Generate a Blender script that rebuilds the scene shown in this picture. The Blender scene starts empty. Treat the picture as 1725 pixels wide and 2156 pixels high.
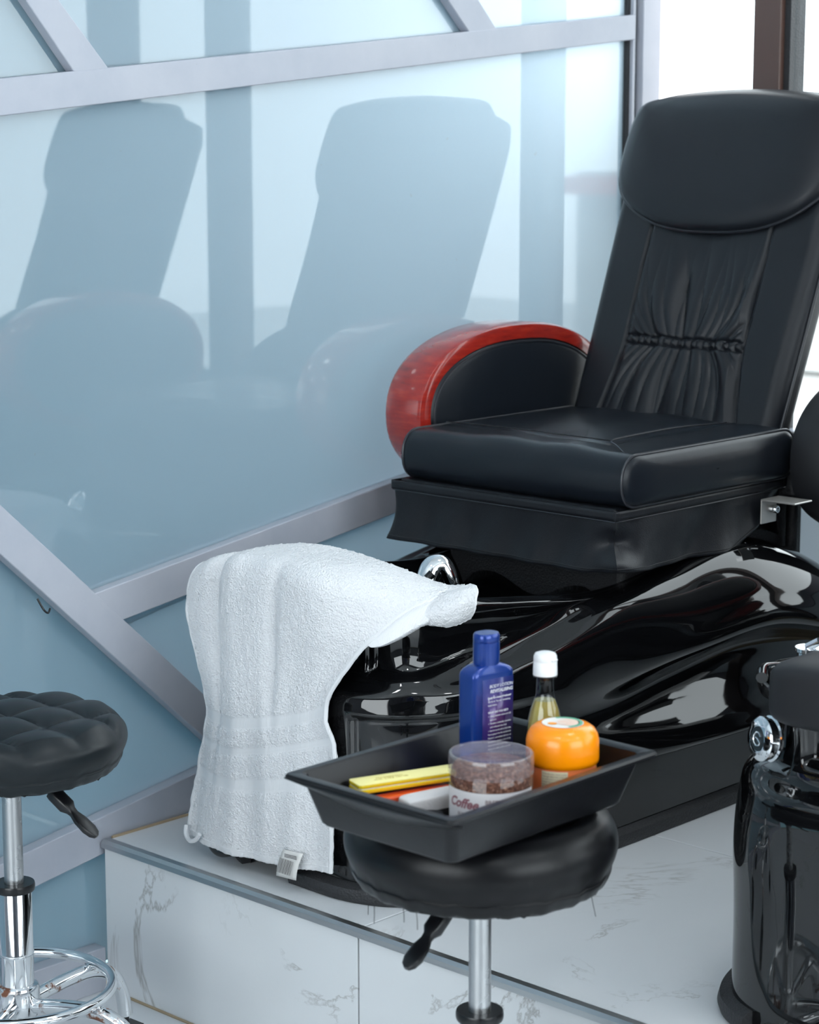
import bpy, bmesh, math, random
import numpy as np
from mathutils import Vector, Matrix, Euler
random.seed(7); rng = np.random.default_rng(7)
sc = bpy.context.scene; COL = sc.collection
# ------------------------------------------------------------------ camera
H = 1.45; PITCH = math.radians(9.8); AZ = math.radians(46.8)
right = Vector((math.sin(AZ), math.cos(AZ), 0)); fwd = Vector((-math.cos(AZ), math.sin(AZ), 0)); up = Vector((0, 0, 1))
F = fwd*math.cos(PITCH) - up*math.sin(PITCH); U = up*math.cos(PITCH) + fwd*math.sin(PITCH)
cd = bpy.data.cameras.new('camera'); cam = bpy.data.objects.new('camera', cd); COL.objects.link(cam)
m = Matrix((right, U, -F)).transposed().to_4x4(); m.translation = Vector((0, 0, H)); cam.matrix_world = m
cd.sensor_fit = 'VERTICAL'; cd.sensor_height = 36; cd.sensor_width = 36; cd.lens = 4500/2156*36
cd.dof.use_dof = True; cd.dof.focus_distance = 3.3; cd.dof.aperture_fstop = 6.3
cd.clip_start = .05; cd.clip_end = 200
sc.camera = cam
# ------------------------------------------------------------------ view, world, lights
sc.view_settings.view_transform = 'Standard'; sc.view_settings.look = 'None'
sc.view_settings.gamma = 1; sc.view_settings.use_curve_mapping = False; sc.view_settings.exposure = 0.18
sc.cycles.use_denoising = True
sc.cycles.max_bounces = 10; sc.cycles.diffuse_bounces = 4; sc.cycles.glossy_bounces = 5
sc.cycles.transmission_bounces = 8; sc.cycles.transparent_max_bounces = 12
sc.cycles.sample_clamp_indirect = 6; sc.cycles.caustics_reflective = False; sc.cycles.caustics_refractive = False
w = bpy.data.worlds.new('sky'); sc.world = w; w.use_nodes = True
bg = w.node_tree.nodes['Background']; bg.inputs[0].default_value = (0.96, 0.98, 1.0, 1); bg.inputs[1].default_value = 3.4
def area(name, loc, rot, sx, sy, power, col=(1, 1, 1)):
    l = bpy.data.lights.new(name, 'AREA'); l.shape = 'RECTANGLE'; l.size = sx; l.size_y = sy; l.energy = power; l.color = col
    o = bpy.data.objects.new(name, l); COL.objects.link(o); o.location = loc; o.rotation_euler = rot; return o
HP = math.pi/2
# daylight entering through the shop's window openings (front and right; the side-room lamp is an added backlight)
area('daylight_front', (-.9, -1.72, 1.55), (HP, 0, 0), 2.6, 1.9, 33, (.93, .97, 1))
area('partition_backlight', (-3.68, 3.70, 2.0), (-HP, 0, 0), 1.5, 1.0, 125, (.95, .98, 1))  # added behind the partition to brighten the frosted glass
area('daylight_right', (1.92, 1.6, 1.6), (0, HP, 0), 1.9, 2.6, 22, (.90, .96, 1))

# ------------------------------------------------------------------ materials
def pm(name, col, rough=.5, metal=0, ior=1.5, coat=0, coat_rough=.05, spec=.5, trans=0, alpha=1, sheen=0):
    mt = bpy.data.materials.new(name); mt.use_nodes = True; b = mt.node_tree.nodes['Principled BSDF']
    b.inputs['Base Color'].default_value = (*col, 1); b.inputs['Roughness'].default_value = rough
    b.inputs['Metallic'].default_value = metal; b.inputs['IOR'].default_value = ior
    b.inputs['Coat Weight'].default_value = coat; b.inputs['Coat Roughness'].default_value = coat_rough
    b.inputs['Specular IOR Level'].default_value = spec; b.inputs['Transmission Weight'].default_value = trans
    b.inputs['Alpha'].default_value = alpha; b.inputs['Sheen Weight'].default_value = sheen
    return mt
def nd(mt, t, **kw):
    n = mt.node_tree.nodes.new(t)
    for k, v in kw.items():
        if k in n.inputs: n.inputs[k].default_value = v
        else: setattr(n, k, v)
    return n
def lk(mt, a, b): mt.node_tree.links.new(a, b)
def B(mt): return mt.node_tree.nodes['Principled BSDF']
def bump(mt, height, dist=.001, strength=1):
    n = nd(mt, 'ShaderNodeBump'); n.inputs['Distance'].default_value = dist; n.inputs['Strength'].default_value = strength
    lk(mt, height, n.inputs['Height']); lk(mt, n.outputs[0], B(mt).inputs['Normal']); return n
def objc(mt): return nd(mt, 'ShaderNodeTexCoord').outputs['Object']
def noise(mt, scale, detail=3, rough=.5, vec=None, dist=0):
    n = nd(mt, 'ShaderNodeTexNoise'); n.inputs['Scale'].default_value = scale; n.inputs['Detail'].default_value = detail
    n.inputs['Roughness'].default_value = rough; n.inputs['Distortion'].default_value = dist
    lk(mt, vec if vec else objc(mt), n.inputs['Vector']); return n
def ramp(mt, fac, stops):
    r = nd(mt, 'ShaderNodeValToRGB'); e = r.color_ramp.elements
    while len(e) < len(stops): e.new(.5)
    for k, (p, c) in enumerate(stops): e[k].position = p; e[k].color = (*c, 1)
    lk(mt, fac, r.inputs[0]); return r
def mix(mt, fac, a, b):
    n = nd(mt, 'ShaderNodeMix'); n.data_type = 'RGBA'
    for s, v in ((0, fac), (6, a), (7, b)):
        if hasattr(v, 'is_linked'): lk(mt, v, n.inputs[s])
        else: n.inputs[s].default_value = v if s == 0 else (*v, 1)
    return n.outputs[2]
def math_(mt, op, a, b=0):
    n = nd(mt, 'ShaderNodeMath', operation=op)
    for s, v in ((0, a), (1, b)):
        if hasattr(v, 'is_linked'): lk(mt, v, n.inputs[s])
        else: n.inputs[s].default_value = v
    return n.outputs[0]

GLOSS = pm('black_gelcoat', (.0035, .0038, .0045), .035, ior=1.62)
n_ = noise(GLOSS, 9, 2); rr = ramp(GLOSS, n_.outputs[0], [(.35, (.025,)*3), (.75, (.06,)*3)]); lk(GLOSS, rr.outputs[0], B(GLOSS).inputs['Roughness'])
def leather(name, col, rough, grain=420, d=.00022):
    mt = pm(name, col, rough, spec=.28); v = nd(mt, 'ShaderNodeTexVoronoi', feature='DISTANCE_TO_EDGE'); v.inputs['Scale'].default_value = grain
    lk(mt, objc(mt), v.inputs['Vector']); n = noise(mt, 14, 4); s = math_(mt, 'ADD', math_(mt, 'MULTIPLY', v.outputs[0], .5), math_(mt, 'MULTIPLY', n.outputs[0], 2.5))
    bump(mt, s, d); r = ramp(mt, noise(mt, 6, 4).outputs[0], [(.2, (rough-.03,)*3), (.8, (rough+.04,)*3)]); lk(mt, r.outputs[0], B(mt).inputs['Roughness']); return mt
LEATH = leather('black_leather', (.0115, .0135, .0175), .36)
LEATH_SEAT = leather('black_seat_leather', (.009, .012, .017), .30)
VINYL = leather('black_vinyl', (.010, .0115, .015), .42, 300, .0005)
PAD = leather('matte_black_pad', (.016, .017, .020), .55)
STOOLV = leather('stool_vinyl', (.0028, .003, .004), .33, 500, .00012)
TUFTV = leather('tufted_vinyl', (.010, .014, .017), .36, 500, .00012)
THREAD = pm('dark_thread', (.012, .013, .016), .6)
PIPING = pm('leather_piping', (.02, .022, .028), .33)
RUBBER = pm('black_rubber', (.022, .023, .026), .55)
v = nd(RUBBER, 'ShaderNodeTexVoronoi'); v.inputs['Scale'].default_value = 260; lk(RUBBER, objc(RUBBER), v.inputs['Vector']); bump(RUBBER, v.outputs[0], .0008)
PLAST = pm('black_plastic', (.005, .0055, .007), .30)
bump(PLAST, noise(PLAST, 300, 2).outputs[0], .00008)
TRAYP = pm('tray_plastic', (.0045, .0048, .0065), .30, spec=.3); bump(TRAYP, noise(TRAYP, 60, 3).outputs[0], .0002)
CHROME = pm('chrome', (.82, .84, .86), .07, 1)
RUSTY = pm('rusted_chrome', (.78, .8, .82), .10, 1)
n_ = noise(RUSTY, 26, 5, .6); f_ = ramp(RUSTY, n_.outputs[0], [(.56, (0, 0, 0)), (.62, (1, 1, 1))])
lk(RUSTY, mix(RUSTY, f_.outputs[0], (.78, .8, .82), (.17, .065, .035)), B(RUSTY).inputs['Base Color'])
lk(RUSTY, math_(RUSTY, 'SUBTRACT', 1, f_.outputs[0]), B(RUSTY).inputs['Metallic'])
lk(RUSTY, math_(RUSTY, 'ADD', math_(RUSTY, 'MULTIPLY', f_.outputs[0], .6), .09), B(RUSTY).inputs['Roughness'])
STEEL = pm('brushed_steel', (.50, .51, .52), .34, 1)
n_ = noise(STEEL, 40, 4); r_ = ramp(STEEL, n_.outputs[0], [(.3, (.22,)*3), (.7, (.42,)*3)]); lk(STEEL, r_.outputs[0], B(STEEL).inputs['Roughness'])
ALU = pm('aluminium_trim', (.55, .57, .58), .30, 1)
PLATE = pm('zinc_plate', (.62, .60, .57), .4, .8)
FRAME = pm('white_painted_aluminium', (.55, .57, .63), .33, ior=1.45)
n_ = noise(FRAME, 5, 6, .6); n2_ = noise(FRAME, 70, 4, .7)
f_ = ramp(FRAME, n2_.outputs[0], [(.70, (0, 0, 0)), (.76, (1, 1, 1))])
c_ = ramp(FRAME, n_.outputs[0], [(.3, (.40, .43, .50)), (.7, (.48, .50, .56))])
lk(FRAME, mix(FRAME, math_(FRAME, 'MULTIPLY', f_.outputs[0], .35), c_.outputs[0], (.30, .28, .26)), B(FRAME).inputs['Base Color'])
BROWN = pm('brown_aluminium', (.085, .045, .035), .38)
WHITEW = pm('white_wall_paint', (.62, .64, .66), .6)
DARKW = pm('dark_wall_paint', (.10, .105, .12), .6)
CEILW = pm('ceiling_paint', (.75, .77, .78), .8)
RED = pm('red_lacquered_wood', (.33, .016, .010), .22, coat=.8, coat_rough=.06)
tc = objc(RED); mp = nd(RED, 'ShaderNodeMapping'); mp.inputs['Scale'].default_value = (2, 2, 14); lk(RED, tc, mp.inputs[0])
n_ = noise(RED, 9, 6, .65, mp.outputs[0]); r_ = ramp(RED, n_.outputs[0], [(.25, (.20, .010, .008)), (.55, (.36, .018, .010)), (.8, (.50, .045, .018))]); lk(RED, r_.outputs[0], B(RED).inputs['Base Color'])
GROUT = pm('sandy_grout', (.38, .30, .20), .9)

def marble(name, base, seed, amount=1.):
    mt = pm(name, base, .13, ior=1.5)
    tc = objc(mt); oi = nd(mt, 'ShaderNodeObjectInfo'); cmb = nd(mt, 'ShaderNodeCombineXYZ')
    r13 = math_(mt, 'MULTIPLY', oi.outputs['Random'], 17.3+seed); lk(mt, r13, cmb.inputs[0]); lk(mt, r13, cmb.inputs[2])
    ad = nd(mt, 'ShaderNodeVectorMath', operation='ADD'); lk(mt, tc, ad.inputs[0]); lk(mt, cmb.outputs[0], ad.inputs[1])
    a = noise(mt, 1.7, 7, .62, ad.outputs[0], 1.1)
    d = math_(mt, 'ABSOLUTE', math_(mt, 'SUBTRACT', a.outputs[0], .5))
    vein = ramp(mt, d, [(0, (1, 1, 1)), (.004, (.5,)*3), (.011, (0, 0, 0))])
    b = noise(mt, 3.4, 3, .5, ad.outputs[0]); mask = ramp(mt, b.outputs[0], [(.50, (0, 0, 0)), (.62, (1, 1, 1))])
    f = math_(mt, 'MULTIPLY', math_(mt, 'MULTIPLY', vein.outputs[0], mask.outputs[0]), .62*amount)
    e = noise(mt, 1.2, 5, .6, ad.outputs[0], .6); d2 = ramp(mt, e.outputs[0], [(.64, (0, 0, 0)), (.72, (1, 1, 1))])
    smudge = math_(mt, 'MULTIPLY', math_(mt, 'MULTIPLY', d2.outputs[0], noise(mt, 9, 5, .7, ad.outputs[0]).outputs[0]), .35*amount)
    c = mix(mt, smudge, base, (.50, .50, .49)); c = mix(mt, f, c, (.26, .25, .235))
    lk(mt, c, B(mt).inputs['Base Color'])
    lk(mt, math_(mt, 'ADD', .09, math_(mt, 'MULTIPLY', noise(mt, 7, 4).outputs[0], .12)), B(mt).inputs['Roughness'])
    return mt
MARBLE = marble('white_marble_tile', (.70, .725, .75), 0)
MARBLE_R = marble('riser_marble_tile', (.74, .765, .785), 3.7, 1.0)

# frosted glass: a translucent body under a polished face
FROST = bpy.data.materials.new('frosted_glass'); FROST.use_nodes = True
nt = FROST.node_tree; nt.nodes.clear()
out = nt.nodes.new('ShaderNodeOutputMaterial'); df = nt.nodes.new('ShaderNodeBsdfDiffuse'); tl = nt.nodes.new('ShaderNodeBsdfTranslucent')
gl = nt.nodes.new('ShaderNodeBsdfGlossy'); fr = nt.nodes.new('ShaderNodeFresnel'); m1 = nt.nodes.new('ShaderNodeMixShader'); m2 = nt.nodes.new('ShaderNodeMixShader')
df.inputs[0].default_value = (.26, .39, .46, 1); tl.inputs[0].default_value = (.80, .89, .95, 1); gl.inputs[1].default_value = .018
gl.inputs[0].default_value = (1, 1, 1, 1); fr.inputs[0].default_value = 1.75; m1.inputs[0].default_value = .68
L = nt.links.new
L(df.outputs[0], m1.inputs[1]); L(tl.outputs[0], m1.inputs[2]); L(fr.outputs[0], m2.inputs[0]); L(m1.outputs[0], m2.inputs[1]); L(gl.outputs[0], m2.inputs[2]); L(m2.outputs[0], out.inputs[0])
t_ = nt.nodes.new('ShaderNodeTexCoord'); nn = nt.nodes.new('ShaderNodeTexNoise'); nn.inputs['Scale'].default_value = 38; nn.inputs['Detail'].default_value = 2
L(t_.outputs['Object'], nn.inputs['Vector']); rp = nt.nodes.new('ShaderNodeValToRGB'); rp.color_ramp.elements[0].position = .765; rp.color_ramp.elements[1].position = .79
rp.color_ramp.elements[0].color = (.26, .39, .46, 1); rp.color_ramp.elements[1].color = (.20, .22, .20, 1); L(nn.outputs[0], rp.inputs[0]); L(rp.outputs[0], df.inputs[0])
CLEAR = bpy.data.materials.new('window_glass'); CLEAR.use_nodes = True; nt = CLEAR.node_tree; nt.nodes.clear()
out = nt.nodes.new('ShaderNodeOutputMaterial'); tr = nt.nodes.new('ShaderNodeBsdfTransparent'); gl = nt.nodes.new('ShaderNodeBsdfGlossy'); gl.inputs[1].default_value = .01
fr = nt.nodes.new('ShaderNodeFresnel'); fr.inputs[0].default_value = 1.45; mx = nt.nodes.new('ShaderNodeMixShader'); tr.inputs[0].default_value = (.93, .97, .98, 1)
ge = nt.nodes.new('ShaderNodeNewGeometry'); im = nt.nodes.new('ShaderNodeMath'); im.operation = 'SUBTRACT'; im.inputs[0].default_value = 1; nt.links.new(ge.outputs['Backfacing'], im.inputs[1]); pm_ = nt.nodes.new('ShaderNodeMath'); pm_.operation = 'MULTIPLY'; nt.links.new(im.outputs[0], pm_.inputs[0]); nt.links.new(fr.outputs[0], pm_.inputs[1]); nt.links.new(pm_.outputs[0], mx.inputs[0]); nt.links.new(tr.outputs[0], mx.inputs[1]); nt.links.new(gl.outputs[0], mx.inputs[2]); nt.links.new(mx.outputs[0], out.inputs[0])

def clear_shell(name, tint, ior=1.45, rough=.02, haze=0):
    mt = bpy.data.materials.new(name); mt.use_nodes = True; nt = mt.node_tree; nt.nodes.clear(); N = nt.nodes.new; L = nt.links.new
    out = N('ShaderNodeOutputMaterial'); tr = N('ShaderNodeBsdfTransparent'); gl = N('ShaderNodeBsdfGlossy'); gl.inputs[1].default_value = rough; tr.inputs[0].default_value = (*tint, 1)
    fr = N('ShaderNodeFresnel'); fr.inputs[0].default_value = ior; ge = N('ShaderNodeNewGeometry'); a = N('ShaderNodeMath'); a.operation = 'SUBTRACT'; a.inputs[0].default_value = 1
    b = N('ShaderNodeMath'); b.operation = 'MULTIPLY'; mx = N('ShaderNodeMixShader')
    L(ge.outputs['Backfacing'], a.inputs[1]); L(a.outputs[0], b.inputs[0]); L(fr.outputs[0], b.inputs[1]); L(b.outputs[0], mx.inputs[0]); L(gl.outputs[0], mx.inputs[2]); L(mx.outputs[0], out.inputs[0])
    dh = N('ShaderNodeBsdfDiffuse'); dh.inputs[0].default_value = (.62, .58, .62, 1); mh = N('ShaderNodeMixShader'); mh.inputs[0].default_value = haze; L(tr.outputs[0], mh.inputs[1]); L(dh.outputs[0], mh.inputs[2]); L(mh.outputs[0], mx.inputs[1])
    return mt
# ------------------------------------------------------------------ geometry helpers
def link(o, parent=None, label=None, cat=None, group=None, kind=None):
    COL.objects.link(o)
    if parent: o.parent = parent
    if label: o['label'] = label
    if cat: o['category'] = cat
    if group: o['group'] = group
    if kind: o['kind'] = kind
    return o
def obj(name, geo, mat, parent=None, smooth=True, shift=(0, 0, 0), sub=0, solid=0, bevel=0, **kw):
    """geo = (verts, faces) or a bmesh; shift is subtracted from the vertices"""
    me = bpy.data.meshes.new(name)
    if isinstance(geo, bmesh.types.BMesh): geo.to_mesh(me); geo.free()
    else: me.from_pydata([tuple(v) for v in geo[0]], [], [tuple(f) for f in geo[1]]); me.validate()
    if any(shift): me.transform(Matrix.Translation(-Vector(shift)))
    bm = bmesh.new(); bm.from_mesh(me); bmesh.ops.remove_doubles(bm, verts=bm.verts, dist=1e-6); bmesh.ops.recalc_face_normals(bm, faces=bm.faces); bm.to_mesh(me); bm.free()
    mats = mat if isinstance(mat, (list, tuple)) else [mat]
    for q in mats: me.materials.append(q)
    if smooth:
        me.shade_smooth()
        try: me.set_sharp_from_angle(angle=math.radians(42 if smooth is True else smooth))
        except Exception: pass
    o = bpy.data.objects.new(name, me)
    link(o, parent, **kw)
    if solid: s = o.modifiers.new('thick', 'SOLIDIFY'); s.thickness = solid; s.offset = 0
    if bevel: b_ = o.modifiers.new('bev', 'BEVEL'); b_.width = bevel; b_.segments = 3; b_.limit_method = 'ANGLE'; b_.angle_limit = math.radians(35)
    if sub: s = o.modifiers.new('sub', 'SUBSURF'); s.levels = sub; s.render_levels = sub
    return o
def empty(name, loc, label=None, cat=None, group=None, kind=None, rz=0):
    o = bpy.data.objects.new(name, None); o.location = loc; o.rotation_euler = (0, 0, rz); o.empty_display_size = .05
    return link(o, None, label, cat, group, kind)
def join(*geos):
    V, Fa = [], []
    for v, f in geos:
        k = len(V); V += [tuple(a) for a in v]; Fa += [tuple(i+k for i in g) for g in f]
    return V, Fa
def box(x0, x1, y0, y1, z0, z1):
    V = [(x, y, z) for x in (x0, x1) for y in (y0, y1) for z in (z0, z1)]
    return V, [(0, 1, 3, 2), (4, 6, 7, 5), (0, 4, 5, 1), (2, 3, 7, 6), (0, 2, 6, 4), (1, 5, 7, 3)]
def lathe(prof, n=48, c=(0, 0), close=True):
    V, Fa = [], []
    for r, z in prof:
        for k in range(n):
            a = 2*math.pi*k/n; V.append((c[0]+r*math.cos(a), c[1]+r*math.sin(a), z))
    for i in range(len(prof)-1):
        for k in range(n):
            a, b = i*n+k, i*n+(k+1) % n; Fa.append((a, b, b+n, a+n))
    if close:
        Fa.append(tuple(range(n))[::-1]); Fa.append(tuple((len(prof)-1)*n+k for k in range(n)))
    return V, Fa
def spline(pts, n, closed=False):
    P = [Vector(p) for p in pts]; m_ = len(P); outp = []
    seg = m_ if closed else m_-1
    for i in range(seg):
        if closed: a, b, c, d = P[(i-1) % m_], P[i], P[(i+1) % m_], P[(i+2) % m_]
        else: a, b, c, d = P[max(i-1, 0)], P[i], P[i+1], P[min(i+2, m_-1)]
        for k in range(n):
            t = k/n; outp.append(.5*((2*b)+(-a+c)*t+(2*a-5*b+4*c-d)*t*t+(-a+3*b-3*c+d)*t**3))
    if not closed: outp.append(P[-1])
    return outp
def tube(path, r, n=12, closed=False, caps=True):
    P = [Vector(p) for p in path]; N = len(P); R = r if hasattr(r, '__len__') else [r]*N
    V, Fa = [], []; ref = None
    for i in range(N):
        if closed: t = (P[(i+1) % N]-P[i-1]).normalized()
        else: t = (P[min(i+1, N-1)]-P[max(i-1, 0)]).normalized()
        if ref is None: ref = t.orthogonal().normalized()
        ref = (ref - t*ref.dot(t)).normalized(); b = t.cross(ref)
        for k in range(n):
            a = 2*math.pi*k/n; V.append(P[i]+(ref*math.cos(a)+b*math.sin(a))*R[i])
    for i in range(N if closed else N-1):
        j = (i+1) % N
        for k in range(n): Fa.append((i*n+k, i*n+(k+1) % n, j*n+(k+1) % n, j*n+k))
    if not closed and caps: Fa.append(tuple(range(n))[::-1]); Fa.append(tuple((N-1)*n+k for k in range(n)))
    return V, Fa
def grid(fn, nu, nv, wrap_u=False):
    V = [fn(i/(nu if wrap_u else nu-1), j/(nv-1)) for j in range(nv) for i in range(nu)]; Fa = []
    for j in range(nv-1):
        for i in range(nu if wrap_u else nu-1):
            a = j*nu+i; b = j*nu+(i+1) % nu; Fa.append((a, b, b+nu, a+nu))
    return V, Fa
def prism(poly, axis, a0, a1):
    """poly: 2D points, extruded along axis (0,1,2) from a0 to a1"""
    def mk(p, a):
        return (a, p[0], p[1]) if axis == 0 else ((p[0], a, p[1]) if axis == 1 else (p[0], p[1], a))
    n = len(poly); V = [mk(p, a0) for p in poly]+[mk(p, a1) for p in poly]
    return V, [tuple(range(n)), tuple(range(n, 2*n))[::-1]]+[(i, (i+1) % n, n+(i+1) % n, n+i) for i in range(n)]
def smooth_rows(M, n0, n1):
    """M[rows][cols][dims] numpy control net -> dense catmull-rom net"""
    M = np.array(M, float)
    def cr(A, n):
        out_ = []; m_ = len(A)
        for i in range(m_-1):
            a, b, c, d = A[max(i-1, 0)], A[i], A[i+1], A[min(i+2, m_-1)]
            for k in range(n):
                t = k/n; out_.append(.5*((2*b)+(-a+c)*t+(2*a-5*b+4*c-d)*t*t+(-a+3*b-3*c+d)*t**3))
        out_.append(A[-1]); return np.array(out_)
    A = cr(M, n0); A = np.swapaxes(cr(np.swapaxes(A, 0, 1), n1), 0, 1); return A
def net(A, flip=False):
    nr, nc = A.shape[:2]; V = [tuple(p) for p in A.reshape(-1, 3)]
    return V, [(j*nc+i, j*nc+i+1, (j+1)*nc+i+1, (j+1)*nc+i) for j in range(nr-1) for i in range(nc-1)]
def text(s, size, align='LEFT', bold=0, shear=0, extrude=.0002):
    cu = bpy.data.curves.new('lettering', 'FONT'); cu.body = s; cu.size = size; cu.align_x = align; cu.offset = bold; cu.shear = shear; cu.extrude = extrude; cu.resolution_u = 3
    o = bpy.data.objects.new('tmp', cu); COL.objects.link(o); dg = bpy.context.evaluated_depsgraph_get(); me = bpy.data.meshes.new_from_object(o.evaluated_get(dg))
    V = [tuple(q.co) for q in me.vertices]; Fa = [tuple(p.vertices) for p in me.polygons]
    bpy.data.objects.remove(o); bpy.data.curves.remove(cu); bpy.data.meshes.remove(me); return V, Fa
def tmap(geo, fn): return [fn(*v) for v in geo[0]], geo[1]
def dup(root, loc, label):
    r = root.copy(); COL.objects.link(r); r.location = loc; r['label'] = label
    for ch in list(root.children):
        if ch.name.startswith('base_lip'): continue
        c = ch.copy(); COL.objects.link(c); c.parent = r
        for g in list(ch.children):
            d = g.copy(); COL.objects.link(d); d.parent = c
    return r
def struct(name, geo, mat, parent=None, **kw): return obj(name, geo, mat, parent, kind='structure', **kw)

# ------------------------------------------------------------------ room shell
XP = -2.796; PZ = .27; PY = 2.205; YB = 3.75
fl = struct('floor', box(-4.6, 2.1, -1.9, 3.8, -.06, -.006), GROUT, smooth=False)
T = .67; gp = .0035
def tiles(parent, xs, ys, z0, z1, mat):
    for i in range(len(xs)-1):
        for j in range(len(ys)-1):
            x0, x1, y0, y1 = xs[i]+gp/2, xs[i+1]-gp/2, ys[j]+gp/2, ys[j+1]-gp/2
            o = obj('tile', box(x0-(x0+x1)/2, x1-(x0+x1)/2, y0-(y0+y1)/2, y1-(y0+y1)/2, z0-z1, 0), mat, parent, smooth=False, bevel=.0012)
            o.location = ((x0+x1)/2, (y0+y1)/2, z1)
tiles(fl, [-2.80]+[-2.18+T*k for k in range(0, 7)], [PY+.02-T*k for k in range(6, -1, -1)], -.006, 0, MARBLE)
pf = struct('platform', box(XP+.002, 1.6, PY+.012, YB-.03, 0, PZ-.008), GROUT, smooth=False)
pf['label'] = 'raised marble-tiled platform under the pedicure chairs'
tiles(pf, [XP+.003, -2.18, -1.51, -.84, -.17, .5, 1.17], [PY+.012, 2.875, 3.545], PZ-.008, PZ, MARBLE)
rx = [XP+.003, -2.18, -1.51, -.84, -.17, .5, 1.17]
for i in range(6):
    o = obj('riser_tile', box(rx[i]+gp/2, rx[i+1]-gp/2, PY+.002, PY+.012, .001, PZ-.014), MARBLE_R, pf, smooth=False, bevel=.001)
obj('edge_trim', prism([(PY-.004, PZ-.012), (PY-.004, PZ-.003), (PY+.001, PZ+.002), (PY+.013, PZ+.002), (PY+.013, PZ-.012)], 0, XP+.003, 1.6), ALU, pf, smooth=False, label='aluminium edge strip')
obj('caulk', tube([(XP+.004, PY+.02, PZ+.001), (XP+.004, 3.5, PZ+.001)], .003, 6), GROUT, pf)
obj('caulk', tube([(XP+.01, PY+.001, .001), (1.5, PY+.001, .001)], .003, 6), GROUT, pf)

# glazed partition on the left, y along its length
part = empty('wall_left', (XP, 2.2, 0), 'slanted-bar frosted glass partition with white aluminium frame', kind='structure')
SH = (XP, 2.2, 0)
def line(p, q, y): return p[1]+(q[1]-p[1])*(y-p[0])/(q[0]-p[0])
# bars: (two points of the upper edge, two of the lower edge, y range)
def bar_h(name, up_, lo_, y0, y1, dx=0.0):
    poly = [(y0, line(*lo_, y0)), (y1, line(*lo_, y1)), (y1, line(*up_, y1)), (y0, line(*up_, y0))]
    return obj(name, prism(poly, 0, XP-.05, XP-dx), FRAME, part, smooth=False, shift=SH, bevel=.002, label=None)
TOPU, TOPL = ((2.043, 1.549), (3.672, 1.715)), ((2.041, 1.491), (3.673, 1.664))
MIDU, MIDL = ((2.214, .704), (2.94, .810)), ((2.279, .649), (2.94, .747))
DGU, DGL = ((2.016, .879), (2.418, .506)), ((2.013, .798), (2.408, .434))
BOU, BOL = ((1.993, .278), (2.404, .339)), ((1.990, .211), (2.205, .243))
bar_h('rail', TOPU, TOPL, .9, 3.672)
bar_h('rail', MIDU, MIDL, 2.205, 3.672, .0008)
bar_h('rail', DGU, DGL, 1.0, 2.66, .0004)
bar_h('rail', BOU, BOL, .9, 3.672, .0012)
def diag(a, b, c, d):   # left edge a-b, right edge c-d, extended upwards
    k = 7.5
    tl_ = (b[0]+(a[0]-b[0])*k, b[1]+(a[1]-b[1])*k); tr_ = (d[0]+(c[0]-d[0])*k, d[1]+(c[1]-d[1])*k)
    bl_ = (b[0]+(b[0]-a[0])*.25, b[1]+(b[1]-a[1])*.25); br_ = (d[0]+(d[0]-c[0])*.25, d[1]+(d[1]-c[1])*.25)
    return [bl_, br_, tr_, tl_]
obj('rail', prism(diag((2.098, 1.671), (2.192, 1.560), (2.163, 1.674), (2.258, 1.573)), 0, XP-.05, XP-.0008), FRAME, part, smooth=False, shift=SH, bevel=.002)
obj('rail', prism(diag((3.086, 1.717), (3.140, 1.666), (3.174, 1.721), (3.224, 1.672)), 0, XP-.05, XP-.0008), FRAME, part, smooth=False, shift=SH, bevel=.002)
obj('post', box(XP-.055, XP+.006, 3.690, 3.752, 0, 2.9), FRAME, part, smooth=False, shift=SH, bevel=.002)
obj('post', box(XP-.05, XP-.004, 3.668, 3.676, 0, 2.9), FRAME, part, smooth=False, shift=SH)
obj('gasket', box(XP-.045, XP-.012, 3.660, 3.690, 0, 2.9), RUBBER, part, smooth=False, shift=SH, label='black gasket')
obj('post', box(XP-.055, XP+.004, .84, .90, 0, 2.9), FRAME, part, smooth=False, shift=SH, bevel=.002)
obj('rail', box(XP-.05, XP+.004, .9, PY+.0, 0, .078), FRAME, part, smooth=False, shift=SH, bevel=.002)
obj('rail', box(XP-.05, XP, .9, 3.69, 2.82, 2.9), FRAME, part, smooth=False, shift=SH, bevel=.002)
def pane(poly, dx=.022): obj('pane', prism(poly, 0, XP-dx-.008, XP-dx), FROST, part, smooth=False, shift=SH)
ml = lambda y: (line(*TOPU, y)+line(*TOPL, y))/2
mm = lambda y: (line(*MIDU, y)+line(*MIDL, y))/2
md = lambda y: (line(*DGU, y)+line(*DGL, y))/2
mb = lambda y: (line(*BOU, y)+line(*BOL, y))/2
def mdg(a, b, c, d, z):
    p = ((a[0]+c[0])/2, (a[1]+c[1])/2); q = ((b[0]+d[0])/2, (b[1]+d[1])/2); return p[0]+(q[0]-p[0])*(z-p[1])/(q[1]-p[1])
d1 = lambda z: mdg((2.098, 1.671), (2.192, 1.560), (2.163, 1.674), (2.258, 1.573), z)
d2_ = lambda z: mdg((3.086, 1.717), (3.140, 1.666), (3.174, 1.721), (3.224, 1.672), z)
pane([(.87, ml(.87)), (2.21, ml(2.21)), (d1(2.4), 2.4), (.87, 2.4)])
pane([(2.21, ml(2.21)), (3.18, ml(3.18)), (d2_(2.4), 2.4), (d1(2.4), 2.4)])
pane([(3.18, ml(3.18)), (3.68, ml(3.68)), (3.68, 2.85), (d2_(2.85), 2.85), (d2_(2.4), 2.4)])
pane([(.87, 2.4), (d2_(2.4), 2.4), (d2_(2.85), 2.85), (.87, 2.85)])
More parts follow.
